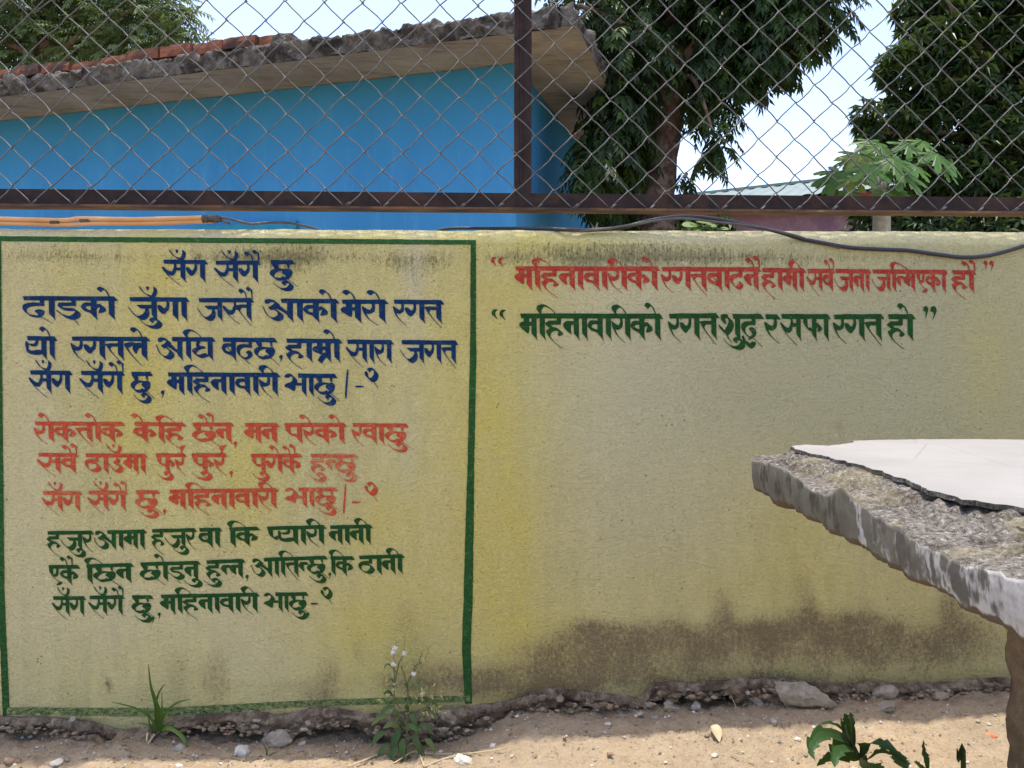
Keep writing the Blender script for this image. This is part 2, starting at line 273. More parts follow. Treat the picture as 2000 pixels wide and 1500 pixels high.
# ------------------------------------------------------------------ materials
class NT:
    def __init__(s, name, rough=.9, spec=.2):
        s.m = bpy.data.materials.new(name); s.m.use_nodes = True; s.t = s.m.node_tree; s.b = s.t.nodes['Principled BSDF']
        s.b.inputs['Roughness'].default_value = rough; s.b.inputs['Specular IOR Level'].default_value = spec
        s.geo = s.t.nodes.new('ShaderNodeNewGeometry'); s.pos = s.geo.outputs['Position']
    def L(s, a, b): s.t.links.new(a, b)
    def n(s, typ, **kw):
        o = s.t.nodes.new(typ)
        for k, v in kw.items(): setattr(o, k, v)
        return o
    def scale(s, v, sc):
        o = s.n('ShaderNodeVectorMath', operation='MULTIPLY'); s.L(v, o.inputs[0]); o.inputs[1].default_value = sc; return o.outputs[0]
    def noise(s, sc, det=4, rough=.55, vec=None, st=None, dist=0):
        o = s.n('ShaderNodeTexNoise'); v = vec or s.pos
        if st: v = s.scale(v, st)
        s.L(v, o.inputs['Vector']); o.inputs['Scale'].default_value = sc; o.inputs['Detail'].default_value = det; o.inputs['Roughness'].default_value = rough; o.inputs['Distortion'].default_value = dist
        return o.outputs['Fac']
    def voro(s, sc, feat='F1', vec=None):
        o = s.n('ShaderNodeTexVoronoi'); o.feature = feat; s.L(vec or s.pos, o.inputs['Vector']); o.inputs['Scale'].default_value = sc; return o.outputs['Distance']
    def ramp(s, f, a, b, lo=0.0, hi=1.0):
        o = s.n('ShaderNodeMapRange'); o.interpolation_type = 'SMOOTHSTEP'; s.L(f, o.inputs[0]); o.inputs[1].default_value = a; o.inputs[2].default_value = b; o.inputs[3].default_value = lo; o.inputs[4].default_value = hi; return o.outputs[0]
    def math(s, op, a, b=None, c=None):
        o = s.n('ShaderNodeMath', operation=op)
        for i, q in enumerate((a, b, c)):
            if q is None: continue
            if isinstance(q, (int, float)): o.inputs[i].default_value = q
            else: s.L(q, o.inputs[i])
        return o.outputs[0]
    def mix(s, f, a, b):
        o = s.n('ShaderNodeMix', data_type='RGBA'); 
        for i, q in ((0, f), (6, a), (7, b)):
            if isinstance(q, (int, float)): o.inputs[i].default_value = q
            elif isinstance(q, (tuple, list)): o.inputs[i].default_value = (*q, 1)
            else: s.L(q, o.inputs[i])
        return o.outputs[2]
    def attr(s, name):
        o = s.n('ShaderNodeAttribute'); o.attribute_name = name; return o.outputs['Fac']
    def color(s, c): 
        if isinstance(c, (tuple, list)): s.b.inputs['Base Color'].default_value = (*c, 1)
        else: s.L(c, s.b.inputs['Base Color'])
    def bump(s, h, strength=.5, dist=.002, chain=None):
        o = s.n('ShaderNodeBump'); s.L(h, o.inputs['Height']); o.inputs['Strength'].default_value = strength; o.inputs['Distance'].default_value = dist
        if chain is not None: s.L(chain, o.inputs['Normal'])
        s.L(o.outputs[0], s.b.inputs['Normal']); return o.outputs[0]
def plaster_bump(q, k=1.0):
    h1 = q.noise(260, 3, .6, st=(1, 1, 1.7)); h2 = q.noise(55, 4, .6, st=(.7, 1, 1.6)); h3 = q.noise(700, 2, .5)
    c = q.bump(h2, 1*k, .014); c = q.bump(h1, 1*k, .0075, c); return q.bump(h3, .8*k, .0018, c)
WALL_BASE = (.80, .71, .30)
def wall_mat():
    q = NT('painted_plaster', .85, .15)
    yel, mil, dirt, chalk_lit = q.attr('yel'), q.attr('mil'), q.attr('dirt'), q.attr('chalk_lit')
    n1 = q.noise(3.5, 5, .6, st=(1, 1, .3)); n2 = q.noise(26, 5, .65, st=(1, 1, .35)); n3 = q.noise(120, 4, .7); n4 = q.noise(420, 2, .6); n5 = q.noise(11, 5, .65)
    c = q.mix(q.ramp(n1, .35, .68), (.74, .67, .33), WALL_BASE)
    c = q.mix(q.math('MULTIPLY', q.ramp(n2, .35, .7), .5), c, (.56, .50, .22))
    vb = q.noise(7, 3, .55, st=(1, 1, .02)); vb2 = q.noise(60, 3, .6, st=(1, 1, .03))
    c = q.mix(q.ramp(vb, .50, .53, 0, .16), c, (.50, .46, .22)); c = q.mix(q.math('MULTIPLY', q.ramp(vb2, .5, .75), .25), c, (.76, .71, .46))
    c = q.mix(chalk_lit, c, (.73, .67, .42)); c = q.mix(q.attr('grey'), c, (.57, .53, .31))
    c = q.mix(q.math('MULTIPLY', yel, q.ramp(n5, .2, .7, .5, 1)), c, (.74, .63, .17))
    c = q.mix(q.math('MULTIPLY', q.ramp(n3, .52, .72), .42), c, (.36, .31, .13)); ng = q.noise(300, 4, .75, st=(1, 1, 1.3)); c = q.mix(q.math('MULTIPLY', q.ramp(ng, .55, .70), .5), c, (.32, .275, .12))
    c = q.mix(q.math('MULTIPLY', q.ramp(n4, .60, .70), .4), c, (.80, .76, .52))  # pale worn grain tips, also standing in for flecks of raking sun
    # tiny dark pits
    v = q.voro(46); c = q.mix(q.math('MULTIPLY', q.ramp(v, .16, .07), q.ramp(n5, .5, .62, 0, .75)), c, (.10, .085, .05))
    # mildew streaks under the coping
    st = q.noise(75, 5, .75, st=(1, 1, .16)); st2 = q.noise(190, 4, .75, st=(1, 1, .45))
    mm = q.math('ADD', mil, q.math('MULTIPLY', q.math('SUBTRACT', st, .5), 1.5)); mm = q.math('ADD', mm, q.math('MULTIPLY', q.math('SUBTRACT', st2, .5), 1.5))
    c = q.mix(q.ramp(mm, .40, 1.15, 0, .72), c, (.13, .125, .06)); c = q.mix(q.math('MULTIPLY', q.ramp(mm, .5, 1.2), q.ramp(st2, .54, .66)), c, (.05, .05, .032))
    # earth splashed up from the ground: brown flecks that thicken downwards
    d1 = q.noise(110, 6, .8, st=(1, 1, .7)); d2 = q.noise(11, 6, .7, st=(1, 1, .7)); d3 = q.noise(420, 4, .75)
    dd = q.math('ADD', dirt, q.math('MULTIPLY', q.math('SUBTRACT', d2, .5), 1.7)); dd = q.math('ADD', dd, q.math('MULTIPLY', q.math('SUBTRACT', d1, .5), 2.4)); df = q.math('ADD', dd, q.math('MULTIPLY', q.math('SUBTRACT', d3, .5), 2.0))
    c = q.mix(q.ramp(dirt, .12, .9, 0, .42), c, (.36, .29, .14))
    c = q.mix(q.ramp(df, .42, 1.15, 0, .80), c, (.225, .162, .10))
    c = q.mix(q.math('MULTIPLY', q.ramp(dd, .75, 1.1), q.ramp(d3, .5, .62, 0, .5)), c, (.08, .056, .04))
    q.color(c); plaster_bump(q); return q.m
def paint_mat(name, col, col2, wear=.25):
    q = NT(name, .8, .12)
    oi = q.n('ShaderNodeObjectInfo'); sp = q.n('ShaderNodeSeparateColor'); q.L(oi.outputs['Color'], sp.inputs[0]); fade = sp.outputs[0]
    n1 = q.noise(38, 4, .6); n2 = q.noise(330, 3, .7, st=(1, 1, 1.5)); n3 = q.noise(120, 4, .7, st=(.6, 1, 1))
    c = q.mix(q.ramp(n1, .35, .65), col, col2)
    under = q.mix(q.noise(5, 3, .5), (.62, .57, .28), WALL_BASE)
    f = q.math('ADD', fade, q.math('MULTIPLY', q.math('SUBTRACT', n2, .5), 1.4)); f = q.math('ADD', f, q.math('MULTIPLY', q.math('SUBTRACT', n3, .5), 1.2))
    c = q.mix(q.ramp(f, .1, 1.0, 0, .8), c, under)
    q.color(c); plaster_bump(q, .8); return q.m
def rock_mat(name, c1, c2, c3=None, sc=30, bs=.8, bd=.006):
    q = NT(name, .95, .12)
    n1 = q.noise(sc, 6, .65); n2 = q.noise(sc*6, 5, .7); n3 = q.noise(sc*.35, 4, .6)
    c = q.mix(q.ramp(n1, .32, .68), c1, c2)
    if c3: c = q.mix(q.ramp(n3, .48, .62), c, c3)
    c = q.mix(q.math('MULTIPLY', q.ramp(n2, .55, .75), .6), c, tuple(x*.45 for x in c1))
    c = q.mix(q.math('MULTIPLY', q.ramp(n2, .45, .25), .4), c, tuple(min(.7, x*1.5) for x in c2))
    q.color(c); k = q.bump(n1, bs, bd); q.bump(n2, bs, bd*.3, k); return q.m
def simple_mat(name, c1, c2, rough=.6, spec=.3, sc=20, bump=0, trans=0, metal=0):
    q = NT(name, rough, spec); n1 = q.noise(sc, 4, .6)
    q.color(q.mix(q.ramp(n1, .3, .7), c1, c2)); q.b.inputs['Metallic'].default_value = metal
    if bump: q.bump(q.noise(sc*4, 4, .6), .6, bump)
    return q.m
def leaf_mat(name, c1, c2, c3, tr=.35, rough=.45):
    q = NT(name, rough, .28)
    at = q.attr('rnd')
    c = q.mix(q.ramp(at, 0, .7), c1, c2); c = q.mix(q.ramp(at, .82, .95), c, c3)
    n = q.noise(6, 3, .6); c = q.mix(q.math('MULTIPLY', n, .4), c, c1)
    q.color(c)
    tb = q.n('ShaderNodeBsdfTranslucent'); q.L(q.mix(.5, c, (.16, .22, .02)), tb.inputs[0])
    mx = q.n('ShaderNodeMixShader'); mx.inputs[0].default_value = tr; q.L(q.b.outputs[0], mx.inputs[1]); q.L(tb.outputs[0], mx.inputs[2])
    q.L(mx.outputs[0], q.t.nodes['Material Output'].inputs[0]); return q.m
M_ = {}
M_['wall'] = wall_mat()
M_['blue'] = paint_mat('blue_paint', (.004, .026, .105), (.004, .045, .135))
M_['orange'] = paint_mat('orange_paint', (.60, .095, .04), (.52, .065, .035))
M_['red'] = paint_mat('red_paint', (.50, .055, .035), (.40, .04, .03))
M_['green'] = paint_mat('green_paint', (.014, .088, .018), (.016, .064, .018))
M_['border'] = paint_mat('border_green_paint', (.022, .115, .024), (.02, .085, .022))
M_['footing'] = rock_mat('broken_footing', (.15, .105, .07), (.33, .265, .185), (.12, .085, .058), 38, 1, .014)
M_['stone_grey'] = rock_mat('grey_stone', (.20, .175, .14), (.37, .335, .28), None, 60, .8, .003)
M_['stone_pale'] = rock_mat('pale_stone', (.46, .42, .34), (.62, .58, .50), None, 60, .7, .002)
M_['stone_brown'] = rock_mat('brown_stone', (.20, .13, .085), (.34, .24, .16), None, 60, .8, .003)
M_['stone_brick'] = rock_mat('brick_stone', (.50, .16, .07), (.60, .24, .12), None, 60, .6, .002)
M_['rubble'] = rock_mat('rubble', (.20, .16, .12), (.38, .33, .26), (.28, .225, .155), 40, .9, .006)
# ------------------------------------------------------------------ ground
GB = [(-1.8, -.02), (-1.2, -.018), (-.6, -.035), (-.2, -.055), (-.05, -.04), (.12, .022), (.5, .028), (.8, .03), (1.2, .052), (2.0, .06)]
GF = [(-1.8, -.03), (0, -.03), (.6, -.012), (1.2, .0), (2, 0)]
def gz(x, y):
    if y > .05: return -.05+.02*ns(x*.8, y*.8)
    t = min(1, max(0, -y/.32)); t = t*t*(3-2*t)
    z = lerp_tab(GB, x)*(1-t)+lerp_tab(GF, x)*t
    a = 1 if y > -1.2 else max(0, 1-(-1.2-y)/3)
    z += .012*ns(x*4, y*5)+.007*ns(x*14+3, y*15)*1.0
    if -.9 < y: z += .0075*fb(x*32, y*36, 1.7, 6)+.0026*ns(x*150, y*150)
    return z*(.3+.7*a)
def axis(pieces):
    out = []
    for a, b, st in pieces:
        n = max(1, round((b-a)/st)); out += [a+(b-a)*i/n for i in range(n)]
    out.append(pieces[-1][1]); return out
XS = axis([(-300, -40, 26), (-40, -6, 3), (-6, -1.6, .3), (-1.6, 1.9, .0085), (1.9, 6, .3), (6, 40, 3), (40, 300, 26)])
YS = axis([(-300, -30, 27), (-30, -4, 2), (-4, -.85, .16), (-.85, -.36, .022), (-.36, .0, .0062), (.0, .16, .04), (.16, 6, .6), (6, 40, 4), (40, 300, 26)])
V, F = grid(len(XS), len(YS), lambda i, j: (XS[i], YS[j], gz(XS[i], YS[j])))
q = NT('dry_earth', .97, .08)
n1 = q.noise(9, 5, .6); n2 = q.noise(90, 5, .7); n3 = q.noise(420, 3, .7); n4 = q.noise(2.2, 3, .5); vo = q.voro(150)
c = q.mix(q.ramp(n1, .3, .7), (.385, .29, .18), (.49, .38, .245))
c = q.mix(q.math('MULTIPLY', q.ramp(n2, .5, .70), .7), c, (.24, .17, .105))
c = q.mix(q.math('MULTIPLY', q.ramp(n3, .6, .75), .5), c, (.20, .15, .10))
c = q.mix(q.math('MULTIPLY', q.ramp(n3, .42, .3), .45), c, (.62, .52, .38))
c = q.mix(q.math('MULTIPLY', q.ramp(n4, .45, .6), .3), c, (.36, .29, .2))
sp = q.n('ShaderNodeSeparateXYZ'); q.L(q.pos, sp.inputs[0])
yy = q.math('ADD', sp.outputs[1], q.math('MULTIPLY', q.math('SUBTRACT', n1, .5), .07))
c = q.mix(q.ramp(yy, -.11, -.055, 0, .62), c, (.205, .152, .10))            # shade at the wall foot, deepened by painting the soil darker
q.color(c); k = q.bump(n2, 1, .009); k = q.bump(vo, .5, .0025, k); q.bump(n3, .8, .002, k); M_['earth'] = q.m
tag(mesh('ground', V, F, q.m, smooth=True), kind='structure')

# ------------------------------------------------------------------ boundary wall with painted lettering
def px_tab(tab, y): return sorted((PY(a, b, y).x, PY(a, b, y).z) for a, b in tab)
ZB = px_tab([(-900, 1405), (0, 1398), (100, 1399), (190, 1410), (240, 1425), (290, 1418), (330, 1402), (400, 1396), (500, 1386), (540, 1397), (600, 1385), (640, 1380), (725, 1393), (800, 1390), (900, 1382), (925, 1376), (960, 1372), (1000, 1366), (1037, 1353), (1092, 1345), (1150, 1350), (1250, 1362), (1275, 1332), (1350, 1335), (1425, 1326), (1500, 1324), (1637, 1334), (1700, 1332), (1800, 1335), (1950, 1322), (2600, 1315)], 0)
ZL = px_tab([(-900, 1425), (0, 1415), (100, 1427), (160, 1435), (207, 1425), (262, 1442), (300, 1430), (350, 1420), (420, 1420), (500, 1430), (575, 1435), (637, 1418), (700, 1415), (725, 1445), (787, 1452), (837, 1447), (925, 1436), (1000, 1398), (1050, 1390), (1112, 1381), (1250, 1373), (1350, 1358), (1425, 1358), (1450, 1374), (1500, 1372), (1650, 1366), (1750, 1366), (1825, 1348), (1960, 1352), (2600, 1345)], -.035)
ZT0 = px_tab([(-1500, 446), (0, 446.5), (300, 446.5), (600, 447), (900, 448.5), (1200, 449.5), (1500, 449.5), (2000, 452), (3500, 455)], .02)
def zt(x): return lerp_tab(ZT0, x)+.0022*ns(x*7)+.0012*ns(x*31)
def zb(x): return lerp_tab(ZB, x)+.004*ns(x*42)+.003*ns(x*120)
def zl(x): return lerp_tab(ZL, x)+.006*ns(x*25, 5)+.004*ns(x*90, 2)
THK = .17
def wall_y(x, z):
    y = .0011*ns(x*.9, z*1.1, 3.3)
    R = .040+.006*ns(x*3, 8); z0 = zt(x)-R
    if z > z0:
        u = min(1, (z-z0)/R); y += R*.74*u**1.18
    return y
WX = axis([(-5.5, -1.7, .12), (-1.7, 2.1, .0075), (2.1, 6.5, .12)])
rows = []
def wall_row(x):
    T = zt(x); B = zb(x); R = .040+.006*ns(x*3, 8); z0 = T-R
    P = [(THK, -.3), (THK, T-.03), (THK-.012, T-.006)]
    P += [(THK*.6, T+.001), (.05, T)]
    P.append((wall_y(x, T)+.008, T-.0005))
    for k in range(9, 0, -1):
        z = z0+R*(k/9)*(1 if k < 9 else .985); P.append((wall_y(x, z), z))
    n = 34
    for k in range(n+1):
        z = z0+(B-z0)*k/n; y = wall_y(x, z)
        d = z-B
        if d < .05: y += -.004*ns(x*30, z*30)*(1-d/.05)
        P.append((y, z))
    P += [(.004, B-.004), (.016, B-.003), (.03, B+.01)]
    return P
cols = [wall_row(x) for x in WX]; nr = len(cols[0])
V, F = grid(len(WX), nr, lambda i, j: (WX[i], cols[i][j][0], cols[i][j][1]))
wall = empty('boundary_wall', (0, .07, 0))
tag(wall, 'yellow plastered boundary wall painted with lines of handwritten script', 'wall')
wm = mesh('plaster', V, F, M_['wall'], wall, True)
def gauss(px, py, cx, cy, sx, sy): return exp(-((px-cx)/sx)**2-((py-cy)/sy)**2)
YEL = [(300, 600, 60, 320, .7), (250, 800, 50, 130, 1.0), (990, 1050, 85, 330, 1.0), (940, 800, 60, 300, .55), (1010, 560, 90, 90, .5), (700, 1240, 140, 110, .6), (600, 700, 260, 160, .3), (480, 940, 70, 120, .9), (800, 1150, 110, 200, .5), (760, 1010, 60, 60, .6), (1100, 470, 160, 22, .9), (700, 462, 200, 10, .8), (1080, 1280, 90, 80, .6), (1540, 1010, 70, 120, .35), (1930, 700, 60, 140, .4), (120, 620, 60, 150, .25), (870, 660, 40, 300, .3), (690, 1050, 40, 30, .5), (1500, 1150, 300, 60, .3)]
CHK_LIT = [(1000, 456, 1700, 13, .8), (1250, 700, 190, 280, .85), (1650, 740, 260, 170, .7), (810, 520, 22, 120, .9), (60, 900, 70, 380, .55), (180, 1200, 160, 120, .5), (440, 1190, 160, 80, .5), (1850, 560, 200, 50, .5), (520, 1290, 120, 60, .5), (790, 900, 18, 150, .5), (1300, 1050, 160, 160, .35), (740, 650, 60, 50, .3)]  # first entry: worn cream wall top, also painted paler as sunlight on the shoulder
GRY = [(1750, 620, 330, 190, .8), (1500, 800, 240, 110, .55), (1850, 800, 260, 120, .8), (1250, 1050, 110, 220, .2), (1960, 560, 120, 120, .3), (1330, 700, 200, 120, .25)]
MIL = [(120, 495, 170, 26, .42), (700, 505, 240, 26, .4), (400, 500, 120, 20, .35), (1450, 500, 150, 24, .4), (1700, 495, 160, 16, .35), (1000, 500, 60, 24, .45), (500, 500, 130, 26, .55), (570, 505, 60, 32, .7), (1140, 505, 110, 34, .85), (1330, 505, 110, 30, .6), (1240, 490, 190, 20, .5), (180, 500, 120, 24, .35), (850, 520, 60, 40, .35), (1550, 505, 140, 28, .4), (780, 540, 60, 60, .35), (60, 495, 80, 20, .3), (1850, 520, 180, 35, .35), (700, 492, 300, 14, .35), (1150, 600, 40, 60, .25), (870, 790, 30, 90, .15), (1480, 820, 60, 60, .35), (1800, 800, 200, 60, .3), (380, 830, 30, 20, .3)]
DIR = [(1100, 1285, 90, 40, .6), (1200, 1240, 130, 34, .85), (1200, 1300, 220, 60, .4), (1400, 1250, 150, 38, .75), (1560, 1225, 110, 36, .75), (1700, 1255, 160, 40, .7), (1880, 1240, 120, 60, .6), (1600, 1300, 560, 60, .42), (1570, 1160, 30, 50, .55), (1410, 1190, 30, 60, .55), (1860, 1180, 30, 70, .5), (1680, 1215, 70, 40, .6), (1000, 1345, 150, 30, .75), (860, 1330, 120, 35, .65), (790, 1240, 60, 60, .3), (700, 1270, 20, 30, .4), (640, 1320, 30, 60, .55), (600, 1350, 60, 20, .6), (350, 1300, 26, 34, .55), (420, 1310, 34, 44, .5), (233, 1303, 9, 8, 1.0), (217, 1336, 9, 7, .9), (332, 1237, 5, 5, 1.1), (1447, 1162, 8, 8, 1.0), (1300, 1330, 400, 20, .5), (480, 1350, 160, 26, .3), (200, 1360, 200, 20, .25), (800, 1200, 30, 40, .25), (500, 1250, 200, 60, .12), (1645, 837, 8, 6, 1.1), (1447, 1000, 500, 130, .12)]
def msk(tab, px, py): return sum(a*gauss(px, py, cx, cy, sx, sy) for cx, cy, sx, sy, a in tab if abs(px-cx) < 2.4*sx and abs(py-cy) < 2.4*sy)
me = wm.data
for nm, tb, cap in (('yel', YEL, 1), ('chalk_lit', CHK_LIT, .9), ('mil', MIL, 1.1), ('dirt', DIR, 1.0), ('grey', GRY, .85)):
    at = me.attributes.new(nm, 'FLOAT', 'POINT'); vals = []
    for v in me.vertices:
        x, z = v.co.x, v.co.z
        px, py = to_px((x, 0, z))
        px += 14*ns(x*9, z*9, 1)+6*ns(x*30, z*30, 2); py += 10*ns(x*9, z*9, 5)
        px = abs((px+2000) % 4000-2000)      # the wall goes on in the same state to either side
        vals.append(min(cap, msk(tb, px, py)))
    at.data.foreach_set('value', vals)
# broken footing under the plaster
FX = axis([(-5.5, -1.7, .12), (-1.7, 2.1, .006), (2.1, 6.5, .12)])
def foot_row(x):
    B = zb(x); Lp = min(zl(x), B-.012); p = .032+.018*ns(x*6, 4)+.016*ns(x*21, 9)
    base = [(.03, B+.012), (.012, B+.006), (-.002, B-.002), (-p*.35, B-.003), (-p*.7, B-.006), (-p, B-.012)]
    for k in range(1, 9): base.append((-p*(1-.12*sin(k/8*pi)), B-.012+(Lp-B+.012)*k/8))
    base += [(-p*.8, Lp-.004), (-p*.4, Lp-.001), (.0, Lp+.004), (.022, Lp-.002), (.028, Lp-.02), (.022, Lp-.045), (.01, Lp-.07), (.005, -.2)]
    out = []
    for k, (y, z) in enumerate(base):
        a = 1 if 2 < k < 20 else .3
        d = a*(.020*fb(x*22, y*50, z*30, 6)+.004*ns(x*140, y*140, z*140)+.010*abs(ns(x*45, y*45, z*45)))
        out.append((y-d*(1 if k > 4 else .6), z+d*(.7 if k < 8 else .2)))
    return out
cols = [foot_row(x) for x in FX]
V, F = grid(len(FX), len(cols[0]), lambda i, j: (FX[i], cols[i][j][0], cols[i][j][1]))
tag(mesh('footing', V, F, M_['footing'], wall, True), 'crumbling brown concrete lip along the foot of the wall')

random.seed(21); mb = MB()
for i in range(900):                                        # crumbs of mortar and stone baked into the broken lip
    x = random.uniform(-1.65, 2.05); B = zb(x); Lp = min(zl(x), B-.012); t = random.random()
    z = B-.006+(Lp-B)*t; y = -.012-.032*min(1, t*3+.2)+random.uniform(-.006, .004); r = random.choice((.0025, .0035, .005, .005, .007, .007, .010))*random.uniform(.8, 1.2)
    bmx = bmesh.new(); bmesh.ops.create_icosphere(bmx, subdivisions=1, radius=1)
    sx, sy, sz = r*random.uniform(.8, 1.7), r*random.uniform(.6, 1), r*random.uniform(.5, .9)
    V_ = [Vector((x+v.co.x*sx*random.uniform(.6, 1.25), y+v.co.y*sy*random.uniform(.6, 1.25), z+v.co.z*sz*random.uniform(.6, 1.25))) for v in bmx.verts]
    mb.add(V_, [tuple(v.index for v in f.verts) for f in bmx.faces], random.choice((0, 0, 0, 0, 1, 3))); bmx.free()
tag(mb.build('mortar_crumbs', [M_['footing'], M_['rubble'], M_['stone_grey'], M_['stone_brown']], wall), 'crumbs of mortar and stone stuck in the broken lip', kind='stuff')
# ------------------------------------------------------------------ paint on the wall
def flat_polys(name, polys, mat, fade=0, off=.0016):
    """union of overlapping outlines -> one thin coat of paint following the plaster"""
    vin = []; fin = []
    for p in polys:
        a = sum(p[i-1][0]*p[i][1]-p[i][0]*p[i-1][1] for i in range(len(p)))
        if abs(a) < .02: continue
        if a < 0: p = p[::-1]
        n = len(vin); vin += [Vector((round(x+.0007*ns(x*9, y*9)*0, 3), round(y, 3))) for x, y in p]; fin.append(list(range(n, n+len(p))))
    vo, _, fo, _, _, of = geometry.delaunay_2d_cdt(vin, [], fin, 0, 1e-3)
    V = []
    for v in vo:
        p = PY(v.x, v.y, 0); V.append((p.x, wall_y(p.x, p.z)-off, p.z))
    F = [tuple(f)[::-1] for f, o_ in zip(fo, of) if o_]
    o = mesh(name, V, F, mat, wall); 
    o.color = (fade, fade, fade, 1)
    return o
FADE = {  # word start x, y -> how thin the paint has gone
 (607, 886): .34, (555, 952): .25, (84, 959): .22, (173, 958): .2, (265, 957): .22, (688, 826): .2, (305, 885): .12, (374, 885): .12}
for cl, H, x0, y0, x1, y1, tk in WORDS:
    base = {'blue': 0, 'green': 0, 'orange': .12, 'red': .13}[cl]
    flat_polys('painted_word', word_polys(H, x0, y0, x1, y1, tk), M_[cl], FADE.get((x0, y0), base))
for cl, H, x, y, it, kind in SINGLES:
    flat_polys('painted_'+kind, [[(x+a/100*H, y+b/100*H) for a, b in p] for p in item_polys(it)], M_[cl], .12 if cl in ('orange', 'red') else 0)
def border(pts, wd, seed, name='painted_border', fade=.06):
    """hand-painted band: pts = centre line in survey pixels"""
    pts = catmull(pts, 10); V = []; n = len(pts)
    for i, (x, y) in enumerate(pts):
        a = pts[max(0, i-1)]; b = pts[min(n-1, i+1)]; tx, ty = b[0]-a[0], b[1]-a[1]; l = math.hypot(tx, ty); nx, ny = -ty/l, tx/l
        wv = lerp_tab([(k/(len(wd)-1), q) for k, q in enumerate(wd)], i/(n-1))
        for k in range(5):
            s_ = (k/4-.5)*wv*(1+.10*ns(i*.33, seed+k))+.5*ns(i*.21, seed); p = PY(x+nx*s_, y+ny*s_, 0)
            V.append((p.x, wall_y(p.x, p.z)-.0012-.0001*seed, p.z))
    F = [(i*5+k, i*5+k+1, i*5+k+6, i*5+k+5) for i in range(n-1) for k in range(4)]
    o = mesh(name, V, F, M_['border'], wall); 
    if sum(f.normal.y for f in o.data.polygons) > 0: o.data.flip_normals()
    o.color = (fade, fade, fade, 1); return o
def dens(a, b, n): return [(a[0]+(b[0]-a[0])*i/n, a[1]+(b[1]-a[1])*i/n) for i in range(n+1)]
border(dens((-330, 463), (924, 473), 24), [12, 11, 11, 11, 10], 1)
border(dens((924.5, 468), (924, 700), 8)+dens((922, 800), (914, 1180), 8)+dens((911, 1260), (915, 1374), 4), [10, 11, 11, 13, 13, 16, 18, 17, 14], 2)
border(dens((-2, 466), (3, 1150), 16)+dens((6, 1230), (13, 1397), 5), [10, 10, 11, 12, 13, 14], 3)
border(dens((14, 1388), (300, 1391), 8)+dens((400, 1386), (560, 1376), 5)+dens((680, 1371), (918, 1364), 6), [15, 15, 17, 15, 13, 13, 12], 4, fade=.42)
# ------------------------------------------------------------------ blue building
M_['bluewall'] = None
q = NT('blue_limewash', .9, .15)
n1 = q.noise(1.6, 5, .6, st=(1, 1, .25)); n2 = q.noise(14, 5, .7, st=(1, 1, .15)); n3 = q.noise(60, 4, .7); n4 = q.noise(4, 5, .65)
c = q.mix(q.ramp(n1, .35, .65), (.045, .225, .47), (.055, .255, .51))
c = q.mix(q.math('MULTIPLY', q.ramp(n2, .5, .72), .5), c, (.09, .31, .56))
c = q.mix(q.math('MULTIPLY', q.ramp(n3, .66, .76), q.ramp(n4, .5, .65, 0, .7)), c, (.03, .10, .16))
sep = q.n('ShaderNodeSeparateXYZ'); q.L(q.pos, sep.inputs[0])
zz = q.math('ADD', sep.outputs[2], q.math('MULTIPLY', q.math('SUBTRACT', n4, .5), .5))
c = q.mix(q.ramp(zz, 2.05, 2.6, 0, .6), c, (.03, .20, .36))          # darker teal towards the top
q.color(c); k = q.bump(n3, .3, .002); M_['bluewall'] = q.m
M_['slab'] = rock_mat('weathered_slab', (.085, .075, .065), (.21, .19, .165), (.045, .04, .036), 16, 1, .03)
q = NT('board_marked_soffit', .95, .1)
n1 = q.noise(3, 5, .6); n2 = q.noise(22, 5, .65, st=(.25, 1, 1)); n3 = q.noise(90, 4, .7)
c = q.mix(q.ramp(n1, .3, .7), (.27, .24, .195), (.38, .345, .285)); c = q.mix(q.math('MULTIPLY', q.ramp(n2, .5, .68), .6), c, (.13, .11, .085)); c = q.mix(q.math('MULTIPLY', q.ramp(n3, .55, .72), .6), c, (.12, .10, .08))
q.color(c); k = q.bump(n2, .9, .012); q.bump(n3, .6, .003, k); M_['soffit'] = q.m
M_['brick'] = rock_mat('old_brick', (.13, .055, .035), (.25, .10, .06), (.06, .045, .038), 12, .8, .006)
M_['palewall'] = rock_mat('pale_render', (.40, .38, .30), (.50, .47, .38), (.32, .30, .24), 6, .5, .004)
BY = radians(-71); BU = Vector((sin(BY), cos(BY), 0)); BV = Vector((cos(BY), -sin(BY), 0))   # along the front (leftwards), along the side (backwards)
Zv = Vector((0, 0, 1))
CO = Vector((.235, 4.8-D0, 0)); ZS = 2.74
bld = empty('blue_building', CO)
tag(bld, 'bright blue single storey building with a crumbling concrete roof slab behind the fence', 'building')
m = MB(); m.obox(CO+Zv*-.3, BU*7.5, BV*2.42, Zv*(ZS+.3)); m.build('wall', M_['bluewall'], bld)
m = MB(); m.obox(CO+BV*2.42-BU*.03-Zv*.3, BU*7.4, BV*.95, Zv*(ZS+.3)); tag(m.build('rear_wall', M_['palewall'], bld), 'pale unpainted end of the side wall')
def slab_pt(u, v, z): return CO+BU*u+BV*v+Zv*z
FO, SO = -.42, -.47                                       # overhangs
